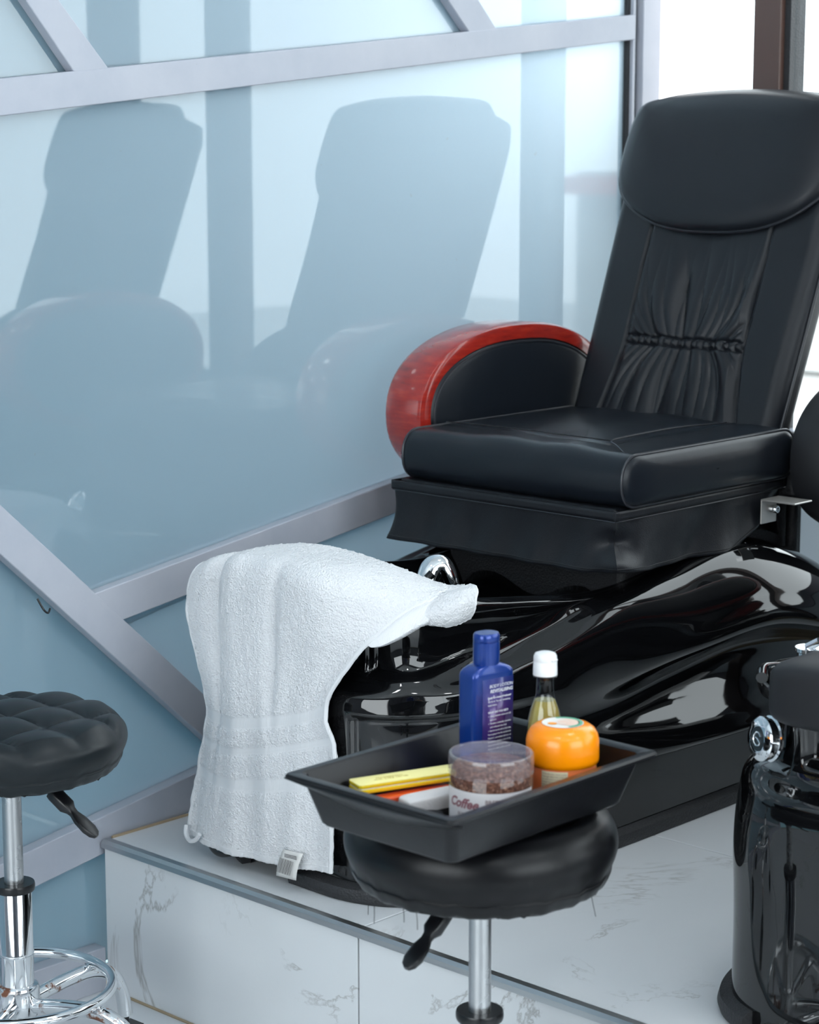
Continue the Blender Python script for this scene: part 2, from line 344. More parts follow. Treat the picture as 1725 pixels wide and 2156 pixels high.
def cross(f, g, a, b):
    for _ in range(60):
        c = (a+b)/2
        if (f(a)-g(a))*(f(c)-g(c)) <= 0: b = c
        else: a = c
    return (a+b)/2
yc, yd = cross(md, ml, .9, 2.2), cross(md, mb, 2.2, 2.9)
pane([(yc, ml(yc)), (2.246, md(2.246)), (3.68, mm(3.68)), (3.68, ml(3.68))])
pane([(2.246, md(2.246)), (yd, mb(yd)), (3.68, mb(3.68)), (3.68, mm(3.68))], .024)
pane([(yc, ml(yc)), (.87, ml(.87)), (.87, mb(.87)), (yd, mb(yd))], .026)
pane([(.87, mb(.87)), (.87, .04), (3.68, .04), (3.68, mb(3.68))], .024)
struct('trim_1', box(XP-.06, XP-.001, 3.69, 3.76, 0, .02), FRAME, smooth=False)

# back wall: brown framed shop window
wb = empty('wall_back', (-.5, YB, 0), kind='structure')
SB = (-.5, YB, 0)
def wbx(name, x0, x1, z0, z1, mat, d0=-.02, d1_=.06, label=None): return obj(name, box(x0, x1, YB+d0, YB+d1_, z0, z1), mat, wb, smooth=False, shift=SB, bevel=.002)
MX = [(-2.541, -2.476), (-1.50, -1.41), (-1.06, -.93), (-.02, .06), (1.0, 1.08)]
for a, b in MX: wbx('mullion', a, b, 0, 2.6, BROWN)
obj('gasket', box(-2.476, -2.462, YB-.004, YB+.05, 0, 2.6), RUBBER, wb, smooth=False, shift=SB)
wbx('transom', -4.5, 2.05, .80, .86, FRAME, 0, .05)
wbx('transom', -4.5, 2.05, 2.55, 2.62, BROWN, -.01, .05)
wbx('header', -4.5, 2.1, 2.62, 2.95, WHITEW, -.02, .10)
edges = [-4.5, -2.85]+[0]
xs_ = [(-4.5, -2.86), (-2.74, -2.541), (-2.462, -1.50), (-1.41, -1.06), (-.93, -.02), (.06, 1.0), (1.08, 2.05)]
for k, (a, b) in enumerate(xs_):
    g = obj('window_%d' % (k+1), box(a, b, YB+.012, YB+.018, .86, 2.55), CLEAR, None, smooth=False, kind='structure')
    obj('lower_panel', box(a, b, YB+.012, YB+.02, 0, .80), FROST, wb, smooth=False, shift=SB)
# other walls of the shop, with window openings towards the street
wr = struct('wall_right', join(box(2.0, 2.1, -1.9, .3, 0, 2.95), box(2.0, 2.1, 2.9, 3.8, 0, 2.95), box(2.0, 2.1, .3, 2.9, 0, .65), box(2.0, 2.1, .3, 2.9, 2.55, 2.95)), DARKW, smooth=False)
struct('window_8', join(box(2.02, 2.03, .3, 2.9, .65, 2.55), box(2.0, 2.05, 1.58, 1.64, .65, 2.55)), BROWN if False else CLEAR, smooth=False)
struct('wall_front', join(box(-4.6, -2.2, -1.9, -1.8, 0, 2.95), box(.4, 2.1, -1.9, -1.8, 0, 2.95), box(-2.2, .4, -1.9, -1.8, 0, .6), box(-2.2, .4, -1.9, -1.8, 2.5, 2.95)), DARKW, smooth=False)
struct('window_9', box(-2.2, .4, -1.87, -1.86, .6, 2.5), CLEAR, smooth=False)
struct('ceiling', box(-4.6, 2.1, -1.9, 3.85, 2.95, 3.02), CEILW, smooth=False)
struct('wall_side_room', box(-4.7, -4.6, -1.9, 3.85, 1.35, 2.95), WHITEW, smooth=False)
BLUEW = pm('blue_bounce_colour', (.10, .27, .42), .7)  # unseen lower wall, added in blue to tint and darken the lower glass
struct('bounce_wall', box(-4.7, -4.6, -1.9, 3.85, 0, 1.35), BLUEW, smooth=False)
struct('bounce_floor', box(-4.6, XP-.07, -1.8, 3.72, 0, .012), pm('teal_bounce_colour', (.42, .72, .80), .6), smooth=False)  # unseen floor added to bounce teal light into the lower panes
for k, (x, y) in enumerate([(-1.2, .6), (.6, .6), (-1.2, 2.4), (.6, 2.4)]):  # out-of-view lamps added as general fill for the room
    t_ = empty('fill_lamp', (x, y, 2.94), 'added unseen square fill lamp in the %s of the ceiling' % ('front left corner', 'front right corner', 'back left, over the left chair', 'back right corner')[k], 'lamp', 'added fill lamps')
    obj('fill_lamp_frame', box(-.16, .16, -.16, .16, -.02, 0), FRAME, t_, smooth=False)
    em = pm('fill_lamp_diffuser', (1, 1, 1), .5); B(em).inputs['Emission Color'].default_value = (.95, .98, 1, 1); B(em).inputs['Emission Strength'].default_value = 26
    obj('diffuser', box(-.14, .14, -.14, .14, -.026, -.02), em, t_, smooth=False)
# street outside
struct('pavement', box(-9, 9, 3.86, 16, -.12, -.06), pm('pale_paving', (.55, .55, .54), .8), smooth=False)
hb = empty('building', (-3, 12, 0), 'pale building across the street seen through the window', 'building')
obj('facade', box(-7, 7, 0, .3, 0, 1.25), pm('cream_render', (.55, .55, .53), .8), hb, smooth=False)
obj('awning', box(-7, 7, -.3, 0, 1.1, 1.22), pm('faded_red_awning', (.5, .16, .12), .8), hb, smooth=False)

# ------------------------------------------------------------------ pedicure chair (built once in chair space, then copied)
CX = -2.388; OY = 2.9; CS = (0, OY, PZ)
chair = empty('pedicure_chair', (CX, OY, PZ), 'glossy black pedicure spa chair by the glass partition with a white towel over its footbath', 'chair', 'pedicure spa chairs')
def cp(name, geo, mat, parent=chair, **kw): return obj(name, geo, mat, parent, shift=CS, **kw)
plan = [(0, 2.290), (.11, 2.293), (.19, 2.335), (.236, 2.43), (.250, 2.58), (.253, 2.77), (.253, 2.93), (.253, 3.12), (.253, 3.32), (.245, 3.52), (.15, 3.60), (0, 3.61)]
F0 = [(0, .27), (0, .34), (0, .40), (.001, .45), (.003, .50), (.004, .545), (.003, .580), (-.004, .603), (-.030, .620), (-.040, .650), (-.036, .700), (-.024, .732), (-.030, .748), (-.052, .750), (-.085, .700), (-.115, .56)]
F1 = F0
F2 = [(0, .27), (0, .34), (0, .40), (.001, .45), (.003, .50), (.001, .545), (-.004, .580), (-.010, .606), (-.022, .628), (-.032, .655), (-.033, .700), (-.024, .732), (-.030, .748), (-.052, .750), (-.085, .700), (-.115, .56)]
F3 = [(0, .27), (0, .34), (0, .40), (.002, .45), (.004, .50), (.004, .545), (.003, .580), (-.002, .608), (-.026, .626), (-.036, .655), (-.034, .700), (-.022, .728), (-.026, .742), (-.048, .744), (-.085, .70), (-.115, .56)]
F4 = [(0, .27), (0, .36), (0, .40), (.004, .43), (.006, .47), (.002, .52), (.006, .57), (.006, .625), (-.014, .648), (-.030, .665), (-.032, .695), (-.022, .716), (-.028, .726), (-.050, .726), (-.085, .68), (-.115, .56)]
F5 = [(0, .27), (0, .39), (0, .405), (.012, .42), (.012, .46), (-.008, .515), (.018, .575), (.030, .650), (.014, .688), (-.006, .700), (-.024, .703), (-.030, .704), (-.040, .706), (-.058, .704), (-.09, .66), (-.115, .56)]
F6 = [(0, .27), (0, .395), (.002, .405), (.040, .420), (.038, .45), (-.002, .540), (.066, .600), (.064, .645), (.044, .690), (.018, .718), (-.010, .727), (-.030, .727), (-.045, .720), (-.062, .712), (-.09, .66), (-.115, .56)]
F7 = [(0, .27), (0, .40), (.004, .408), (.062, .425), (.056, .455), (.015, .565), (.100, .620), (.090, .672), (.064, .716), (.032, .745), (-.005, .757), (-.025, .756), (-.045, .75), (-.065, .74), (-.09, .70), (-.115, .56)]
F8 = [(0, .27), (0, .40), (.004, .408), (.070, .43), (.060, .46), (.030, .545), (.110, .572), (.106, .615), (.084, .655), (.052, .685), (.012, .702), (-.015, .708), (-.045, .71), (-.065, .70), (-.09, .66), (-.115, .56)]
F9 = [(0, .27), (0, .40), (.004, .408), (.040, .43), (.035, .455), (.020, .48), (.050, .50), (.055, .53), (.045, .56), (.03, .58), (.01, .59), (-.02, .60), (-.045, .60), (-.065, .59), (-.09, .57), (-.115, .54)]
F10 = [(0, .27), (0, .40), (0, .41), (.02, .43), (.02, .45), (.02, .47), (.02, .49), (.02, .52), (.02, .55), (.01, .57), (0, .58), (-.02, .59), (-.045, .59), (-.065, .58), (-.09, .57), (-.115, .54)]
prof = [F0, F1, F2, F3, F4, F5, F6, F7, F8, F9, F10, F10]
pl = spline([(x, y, 0) for x, y in plan], 20)
A = smooth_rows([[list(q) for q in f] for f in prof], 20, 8)      # stations x profile x (d,z)
V, Fa = [], []; ns = len(pl); nk = A.shape[1]; ring = []; ringl = []
for i in range(ns):
    t = (pl[min(i+1, ns-1)]-pl[max(i-1, 0)]).normalized(); nrm = Vector((t.y, -t.x, 0))
    if i == 0: nrm = Vector((0, -1, 0))
    if i == ns-1: nrm = Vector((0, 1, 0))
    sm = lambda q: (lambda w_: w_*w_*(3-2*w_))(max(0., min(1., q)))
    arc = pl[i].x+max(0, pl[i].y-2.29) if pl[i].y < 2.9 else 9
    on = sm((arc-.118)/.014)*sm((.56-arc)/.22)
    on2 = sm((arc-.105)/.014)*sm((.62-arc)/.25)
    row_, rowl = [], []
    for k, (d, z) in enumerate(A[i]):
        if z > .5 and d > -.06 and k < .72*nk:
            zs = .06*sm((arc-.25)/.4)
            d -= .020*on*sm((z-.624-zs)/.010)*sm((.722-z)/.012)
        rowl.append((-(pl[i].x+nrm.x*d), pl[i].y+nrm.y*d, z))      # the left flank has no lower bay
        if k < .5*nk: d -= .013*on2*sm((z-.40)/.03)*sm((.572-z)/.010)
        row_.append((pl[i].x+nrm.x*d, pl[i].y+nrm.y*d, z))
    ring.append(row_); ringl.append(rowl)
full = ringl[:0:-1]+ring      # left side back..front then right side front..back
full = full[:-1]
def front_feature(x, y, z):
    # recessed panel bays on the front and beside the two pillars; arch in the front skirt
    if y < 2.62 and .27 <= z:
        ax = abs(x)
        bays = 0.
        if .640 < z < .725 and y < 2.40:
            wz = min(1, (z-.640)/.012, (.725-z)/.012)
            wx = max(0, min(1, (.088-ax)/.010)); bays = max(bays, wz*wx)
        if bays > 0 and y < 2.40: y += .016*bays*bays*(3-2*bays)
    if z < .345 and y < 2.335 and -.13 < x < -.025:
        wgt = math.sin(math.pi*(x+.13)/.105)**.7; z = max(z, PZ+.028*wgt)+0
    return (x, y, z)
full = [[front_feature(*p) for p in r] for r in full]
# denser resampling already present in profile; build quads
V = [p for r in full for p in r]; nr = len(full)
for i in range(nr):
    j = (i+1) % nr
    for k in range(nk-1): Fa.append((i*nk+k, j*nk+k, j*nk+k+1, i*nk+k+1))
hull = cp('footbath_hull', (V, Fa), GLOSS, smooth=75)
# basin bowl inside the rim
bowl_r = [[r[-1] for r in full]]
c0 = (0, 2.9)
lev = [(1, .0), (.93, -.10), (.85, -.15), (.6, -.165), (.02, -.165)]
V = []
for s_, dz in lev:
    for r in full: x, y, z = r[-1]; V.append((c0[0]+(x-c0[0])*s_, c0[1]+(y-c0[1])*(1-(1-s_)*.6), z+dz))
Fa = [(a*nr+i, a*nr+(i+1) % nr, (a+1)*nr+(i+1) % nr, (a+1)*nr+i) for a in range(len(lev)-1) for i in range(nr)]
cp('basin', (V, Fa), GLOSS, smooth=60)
cp('foot_ledge', join(grid(lambda u, v: (-.135+.27*u, 2.60+.26*v+.02*math.sin(math.pi*u), .60+.075*v*v+.012*math.sin(9*u)*v), 24, 10)), GLOSS, solid=.012)
# rubber skirting along the base
base_path = [Vector((r[0][0], r[0][1], 0)) for r in full]
def strip(pts, closed=False):
    V, Fa = [], []; n = len(pts)
    for i, p in enumerate(pts):
        t = (pts[min(i+1, n-1)]-pts[max(i-1, 0)]).normalized(); nv = Vector((t.y, -t.x, 0))
        for d, z in ((-.002, PZ+.001), (.016, PZ+.001), (.019, PZ+.010), (.016, PZ+.022), (.006, PZ+.027), (-.002, PZ+.029)): V.append((p.x+nv.x*d, p.y+nv.y*d, z))
    for i in range(n-1):
        for k in range(5): Fa.append((i*6+k, i*6+k+1, (i+1)*6+k+1, (i+1)*6+k))
    Fa += [tuple(range(6)), tuple((n-1)*6+k for k in range(6))[::-1]]
    return V, Fa
ins = [p for p in base_path]
i0 = max(i for i, p in enumerate(ins) if p.y < 2.36 and p.x < -.13); i1 = min(i for i, p in enumerate(ins) if p.y < 2.335 and p.x > -.02)
cp('base_skirting', strip(ins[:i0+1]), RUBBER); cp('base_skirting', strip(ins[i1:]), RUBBER)
LIP = [(-2.588, 2.262, .311), (-2.588, 2.252, .292), (-2.568, 2.250, .282), (-2.540, 2.252, .288), (-2.500, 2.256, .303), (-2.452, 2.262, .302), (-2.415, 2.270, .292), (-2.390, 2.282, .280)]
cp('base_lip', tube(spline([(x-CX, y+.022, z+.004) for x, y, z in LIP], 6), .0085, 12), GLOSS, label='curved black lip at the front foot')
# footrest pad on the front rim
def sup(hx, hy, hz, c, e=.38, nu=40, nv=20, fn=None):
    def f(u, v):
        a = 2*math.pi*u; b = math.pi*(v-.5)
        sg = lambda q, e_: math.copysign(abs(q)**e_, q)
        p = (hx*sg(math.cos(b), e)*sg(math.cos(a), e), hy*sg(math.cos(b), e)*sg(math.sin(a), e), hz*sg(math.sin(b), e))
        if fn: p = fn(*p)
        return (c[0]+p[0], c[1]+p[1], c[2]+p[2])
    return grid(f, nu, nv, True)
cp('footrest_pad', sup(.132, .078, .045, (0, 2.360, .746), .38, 56, 28, lambda x, y, z: (x, y+.30*x*x, z-.3*x*x)), PAD)
cp('rim_lip', tube(spline([(-.165, 2.41, .748), (-.168, 2.36, .755), (-.150, 2.325, .752)], 6), .008, 10), GLOSS)
# chrome air knob on the left pillar
kx, ky, kz = -.140, 2.338, .668
def knob(cx_, cy_, cz_, parent, r0=.030):
    pr = [(0, 0), (r0, 0), (r0+.001, .004), (r0-.002, .006), (r0-.002, .010), (r0, .012), (r0, .018), (r0-.004, .022), (r0*.62, .024), (r0*.60, .021), (0, .021)]
    g = lathe(pr, 40, close=False); nv = Vector((-.42, -.90, .10)).normalized(); q = nv.to_track_quat('Z', 'Y')
    return tmap(g, lambda x, y, z: tuple(q @ Vector((x, y, z)) + Vector((cx_, cy_, cz_))))
cp('air_knob', knob(kx, ky, kz, chair), CHROME, label='chrome air control knob')
cp('chrome_inlet', join(lathe([(0, .740), (.018, .740), (.018, .771), (.021, .773), (.021, .778), (0, .778)], 24, (-.140, 2.425), close=False), tube([(-.142, 2.420, .778), (-.124, 2.422, .789)], .006, 10)), CHROME, label='small chrome lever cap')
kn = Vector((-.42, -.90, .10)).normalized(); kq = kn.to_track_quat('Z', 'Y'); kb = [c for c in chair.children if c.name.startswith('air_knob')][0]
cp('knob_face', tmap(lathe([(.0005, .0215), (.0165, .0215), (.0165, .0225), (.0005, .0226)], 30, close=False), lambda x, y, z: tuple(kq @ Vector((x, y, z))+Vector((kx, ky, kz)))), GLOSS, kb, label='black knob centre')
cp('knob_symbol', tmap(tube([(.009*math.cos(a), .009*math.sin(a), .0232) for a in np.linspace(.5, 5.8, 20)]+[(.002, 0, .0232), (-.004, .001, .0232)], .0012, 6), lambda x, y, z: tuple(kq @ Vector((x, y, z))+Vector((kx, ky, kz)))), CHROME, kb)
# embossed oval badge on the front
cp('embossed_badge', tmap(tube([(.030*math.cos(a), .043*math.sin(a), 0) for a in np.linspace(0, 2*math.pi, 33)[:-1]], .0022, 8, closed=True), lambda x, y, z: (-.045+x, 2.300+z, .500+y)), GLOSS)
cp('embossed_badge', tmap(tube(spline([(-.014, -.028, 0), (-.012, .03, 0), (.004, .012, 0), (.002, -.01, 0), (.016, .0, 0), (.012, -.03, 0)], 6), .002, 8), lambda x, y, z: (-.045+x, 2.300+z, .500+y)), GLOSS)
# faucet / hand shower
FO = Vector((CX*-1-2.342, 2.560, .722)); ra, ua, fa_ = Vector((.729, .6845, 0)), Vector((-.12, .13, .984)), Vector((-.6845, .729, 0))
def fpt(a, b, c=0): return FO+ra*(a*.00078)+ua*(b*.00078)+fa_*(c*.00078)
fp = spline([fpt(34, -80, 36), fpt(31, -25, 16), fpt(25, 18, 4), fpt(10, 47, 0), fpt(-8, 45, -4), fpt(-19, 22, -8), fpt(-23, 2, -10), fpt(-25, -12, -11)], 8)
fr_ = np.interp(np.linspace(0, 1, len(fp)), [0, .28, .45, .6, .72, .85, 1], [.014, .0165, .0190, .0198, .0190, .0200, .0212])
fa = cp('faucet', tube(fp, list(fr_), 28), CHROME, label='chrome swan-neck footbath spray')
cp('switch', tube([fpt(-10, 38, -30), fpt(-34, 14, -34)], [.0075, .0065], 12), PLAST, fa, label='black switch')
nd_ = (fpt(-25, -12, -11)-fpt(-19, 22, -8)).normalized(); q_ = nd_.to_track_quat('Z', 'Y')
cp('band', tmap(lathe([(.0200, -.0025), (.0212, -.0015), (.0212, .0015), (.0200, .0025)], 28, close=False), lambda x, y, z: tuple(fpt(-23.5, -4, -10.4)+q_ @ Vector((x, y, z)))), PLAST, fa)
# pedestal under the seat
cp('pedestal', box(-.20, .20, 2.86, 3.42, .55, .835), RUBBER, smooth=False, bevel=.01)
# vinyl skirt of the seat
sk = []
per = [(-.247, 3.30), (-.247, 2.765), (.258, 2.765), (.258, 3.02), (.258, 3.20), (.250, 3.27), (.20, 3.30)]
sp = []
def seg(a, b, n): return [(a[0]+(b[0]-a[0])*k/n, a[1]+(b[1]-a[1])*k/n) for k in range(n)]
for a, b, n in ((per[0], per[1], 40), (per[1], per[2], 60), (per[2], per[3], 24), (per[3], per[4], 24), (per[4], per[5], 10), (per[5], per[6], 10)): sp += seg(a, b, n)
sp.append(per[-1])
def skf(u, v):
    i = u*(len(sp)-1); k = min(int(i), len(sp)-2); t = i-k
    x = sp[k][0]*(1-t)+sp[k+1][0]*t; y = sp[k][1]*(1-t)+sp[k+1][1]*t
    zt = .846; zb = .742+.010*max(0, 1-abs(x-.258)/.05-abs(y-2.765)/.08)
    if x > .24 and y > 3.08: zb += .065*min(1, (y-3.08)/.19)
    z = zt+(zb-zt)*v
    fo = (.6 if y < 2.77 else 1)*(.0045*math.sin(x*27+1.2)*math.sin(y*9)+.005*math.sin(x*61+v*3)+(.011 if x > .24 else .007)*math.sin(y*22+2.2*v+.4)+.004*math.sin(y*49+3*v))*v
    fl_ = .006*v*v
    nx = 1 if x > .24 else (-1 if x < -.24 else 0); ny = -1 if y < 2.77 else 0
    cr = math.exp(-((x-.258)**2+(y-2.765)**2)/.0009)*.016*math.sin(v*9)*v
    return (x+nx*(fo+fl_)+cr, y+ny*(fo+fl_)-cr, z)
cp('seat_skirt', grid(skf, 300, 26), VINYL, solid=.002)
cp('skirt_binding', grid(lambda u, v: (lambda p: (p[0]+(.003 if p[0] > 0 else -.003)*(1 if abs(p[0]) > .24 else 0), p[1]-(.003 if p[1] < 2.77 else 0), .850-.016*v))(skf(u, 0)), 300, 4), VINYL, solid=.003)
cp('hem_stitching', tube([Vector(skf(u, .93))+Vector((.0022 if skf(u, 0)[0] > .24 else 0, -.0022 if skf(u, 0)[1] < 2.77 else 0, 0)) for u in np.linspace(.22, .98, 260)], .0007, 5), THREAD)
cp('skirt_piping', tube([Vector(skf(u, 0))+Vector((.004 if skf(u, 0)[0] > .24 else 0, -.004 if skf(u, 0)[1] < 2.77 else 0, -.013)) for u in np.linspace(.0, 1, 220)], .0013, 6), PIPING)
cp('seat_base', box(-.243, .250, 2.775, 3.30, .83, .852), VINYL, smooth=False, bevel=.006)
# seat cushion: side outline in (y,z)
def rrect(y0, y1, z0, z1, rf, rb, n=8):
    P = []
    for cx_, cz_, r, a0 in ((y1-rb, z1-rb, rb, 0), (y0+rf, z1-rf, rf, 90), (y0+rf, z0+rf, rf, 180), (y1-rb, z0+rb, rb, 270)):
        for k in range(n+1):
            a = math.radians(a0+90*k/n); P.append((cx_+r*math.cos(a), cz_+r*math.sin(a)))
    return P
so = rrect(2.773, 3.285, .853, .938, .036, .034)
so = [(y, z+(.010*math.sin(math.pi*(y-2.773)/.512) if z > .9 else 0)) for y, z in so]
SX0, SX1 = -.231, .262
so = [Vector((0, y, z)) for y, z in so]
so = [p.lerp(so[(i+1) % len(so)], k/6) for i, p in enumerate(so) for k in range(6)] if False else so
def resamp(P, n):
    d = [0]
    for i in range(len(P)): d.append(d[-1]+(P[(i+1) % len(P)]-P[i]).length)
    o_ = []
    for k in range(n):
        s_ = d[-1]*k/n; i = max(j for j in range(len(P)) if d[j] <= s_); t = (s_-d[i])/max(1e-9, d[i+1]-d[i]); o_.append(P[i].lerp(P[(i+1) % len(P)], t))
    return o_
so = resamp(so, 140); cen = Vector((0, 3.03, .895))
def seatf(u, v):
    p = so[int(round(u*140)) % 140]; x = SX0+(SX1-SX0)*v; e = math.sin(math.pi*v)**.45
    k = 1+.0*e; q = p.copy()
    bul = .006*e; n = (q-cen); n.y *= .12; n.normalize() if n.length > 0 else None
    q = q+n*bul
    if q.z > .9: q.z += .0016*math.sin(v*19+q.y*9)*e+.0013*math.sin(q.y*33+v*5)*e - (.0035*math.exp(-((v-.80)/.012)**2) if q.y > 2.86 else 0) - (.003*math.exp(-((q.y-2.865)/.008)**2) if v < .80 else 0)
    elif q.y < 2.80: q.y += -.0012*math.sin(v*17)*math.sin((q.z-.85)*40)*e
    return (x, q.y, q.z)
seat = cp('seat_cushion', grid(seatf, 140, 90, True), LEATH_SEAT)
for sx, sg in ((SX0, -1), (SX1, 1)):
    rings = []
    for k, (s_, d_) in enumerate([(1, 0), (.93, .006), (.8, .010), (.5, .013), (.2, .013), (.01, .013)]):
        rings += [(sx+sg*d_, cen.y+(p.y-cen.y)*(1-(1-s_)*.35 if s_ > .5 else s_*1.35*1), cen.z+(p.z-cen.z)*s_) for p in so]
    Fa = [(a*140+i, a*140+(i+1) % 140, (a+1)*140+(i+1) % 140, (a+1)*140+i) for a in range(5) for i in range(140)]
    cp('side_panel', (rings, Fa), LEATH_SEAT, seat)
    cp('piping', tube([(sx+sg*.001, p.y, p.z) for p in so], .0028, 8, closed=True), PIPING, seat)
ty = lambda x, y: .9475+.004
cp('seam', tube(spline([(.262, 2.800, .930), (.235, 2.815, .941), (.205, 2.835, .9475), (.172, 2.862, .950), (.166, 2.90, .952), (.168, 3.05, .955), (.172, 3.2, .950)], 8), .0016, 6), PIPING, seat)
cp('stitching', tube(spline([(.166, 2.868, .9495), (.05, 2.866, .951), (-.1, 2.868, .951), (-.22, 2.876, .947)], 10), .0011, 6), THREAD, seat)
# backrest
bA, bB = Vector((0, 3.262, .885)), Vector((0, 3.515, 1.530)); bd = (bB-bA).normalized(); bl = (bB-bA).length; bn = Vector((0, -bd.z, bd.y))
def bpt(x, s_, d): p = bA+bd*s_+bn*d; return (x, p.y, p.z)
def fold(x, s_):
    # gathered leather between the seams around the elastic band (s = .192)
    seam = .134+.028*max(0, (.19-s_)/.19)**1.3+.004*max(0, (s_-.19)/.2)
    t = x/seam
    if abs(t) > 1: return 0
    edge = min(1, (1-abs(t))/.10)
    q = abs(s_-.192)
    h = 0
    for ph, sl, am, fr0 in ((.3, .35, 1., 21), (1.7, -.25, .8, 33), (4.1, .6, .6, 52)):
        fq = fr0*(1+.9*math.exp(-q/.035))
        c = math.sin(x*fq*4.0/3+ph+sl*(s_-.19)*14*(1 if s_ > .192 else -.6))
        h += am*(1-abs(c)**.7*1.0)
    amp = (1-math.exp(-(q/.009)**2))*.0115*math.exp(-((q-.07)/.085)**2)+.0035*math.exp(-q/.018)
    if s_ > .36: amp *= max(.55, 1-(s_-.36)/.3)
    return (h*-amp*.9+amp*1.2)*edge
def hwid(s_): return .236+.010*min(1, s_/.5)
def backf(u, v):
    s_ = -.012+(bl-.022)*v; W = hwid(s_)
    r = .030; top = max(0, (s_-(bl-.10))/.12); W -= .045*top**2
    x = (2*u-1)*W; e = W-abs(x)
    d = .030-(r-math.sqrt(max(0, r*r-max(0, r-e)**2)))
    d += -.006*math.exp(-((abs(x)-(.137+.028*max(0, (.19-s_)/.19)**1.3))/.0035)**2)     # seam valleys
    d += fold(x, s_)
    d += -.0012*math.exp(-((s_-.192)/.0045)**2)*(1 if abs(x) < .136 else 0) + (.0050*math.exp(-((s_-.192)/.0055)**2)*abs(math.sin(x*210)) - .0045*math.exp(-((s_-.2005)/.0025)**2) - .0045*math.exp(-((s_-.1835)/.0025)**2))*(1 if abs(x) < .134 else 0)
    d += .010*math.sin(math.pi*min(1, max(0, (e)/W)))*.8
    d += .0025*math.sin(s_*16+x*9)*math.sin(x*17+1)
    if s_ < .03: d -= .05*(.03-s_)/.04*.5
    return bpt(x, s_, d)
bk = cp('backrest', grid(backf, 300, 300), LEATH, label='gathered leather backrest')
def backr(u, v):
    s_ = -.012+(bl-.022)*v; W = hwid(s_)-.0005; top = max(0, (s_-(bl-.10))/.12); W -= .045*top**2
    a = math.pi*u; return bpt(W*math.cos(a), s_, -.0-.085*math.sin(a)**.6+.0)
cp('back_shell', join(grid(backr, 40, 30), tube([bpt(-hwid(.0)*.80, bl-.065, -.045), bpt(hwid(0)*.80, bl-.065, -.045)], .036, 16)), VINYL, bk, label='smooth black back shell')
for sg in (-1, 1):
    cp('piping', tube(spline([bpt(sg*(hwid(s_)+.001), s_, .004) for s_ in (-.005, .1, .2, .3, .4, .5, .58)], 6), .0032, 8), PIPING, bk)
    cp('seam', tube(spline([bpt(sg*(.137+.028*max(0, (.19-s_)/.19)**1.3+.001), s_, .030+.0015) for s_ in (.0, .06, .12, .17, .19, .22, .3, .38, .44)], 6), .0013, 6), PIPING, bk)
# headrest pillow (shield outline), wraps over the top
ho = [(0, .412), (.06, .414), (.12, .424), (.175, .446), (.218, .478), (.244, .515), (.252, .555), (.250, .600), (.238, .645), (.212, .676), (.17, .692), (.10, .699), (0, .702)]
ho = ho+[(-x, s_) for x, s_ in ho[-2:0:-1]]
ho = resamp([Vector((x, s_, 0)) for x, s_ in [(p.x, p.y) for p in spline([(x, s_, 0) for x, s_ in ho], 6, closed=True)]], 160)
def head(dsc):
    c = Vector((0, .555, 0)); V = []
    for s_, d_ in dsc:
        for p in ho:
            q = c+(p-c)*s_; st = q.y; over = max(0, st-.655); d = d_
            yy = min(st, .655)+.014*max(0, 1-(q.x/.2)**2)*min(1, over/.03)+.045*math.sin(min(1.4, over/.045)); dd = d-.11*(1-math.cos(min(1.57, over/.05)))
            wr = max(0, abs(q.x)-.20); dd -= 6*wr*wr
            V.append(bpt(q.x, yy, dd))
    n = 160; return V, [(a*n+i, a*n+(i+1) % n, (a+1)*n+(i+1) % n, (a+1)*n+i) for a in range(len(dsc)-1) for i in range(n)]
hd = cp('headrest_pillow', head([(.0, .010), (.98, .026), (1.0, .034), (1.012, .044), (1.008, .052), (.985, .059), (.93, .064), (.8, .070), (.6, .074), (.4, .075), (.2, .075), (.01, .075)]), LEATH)
hp = []
for p in ho:
    over = max(0, p.y-.655); yy = min(p.y, .655)+.014*max(0, 1-(p.x/.2)**2)*min(1, over/.03)+.045*math.sin(min(1.4, over/.045)); dd = .046-.11*(1-math.cos(min(1.57, over/.05))); wr = max(0, abs(p.x)-.20)
    hp.append(bpt(p.x*1.014, .555+(yy-.555)*1.014, dd-6*wr*wr))
cp('piping', tube(hp, .0035, 8, closed=True), PIPING, hd)
cp('seam', tube([Vector(q)+Vector((0, -.012, 0)) for q in [((a[0])*.94, a[1], (a[2]-1.40)*.94+1.40) for a in hp]], .0012, 6, closed=True), THREAD, hd) if False else None
for sg in (-1, 1): cp('pillow_strap', tube(spline([bpt(sg*.205, .655, .05), bpt(sg*.236, .640, .02), bpt(sg*.245, .60, -.01)], 5), .009, 8), VINYL, hd)
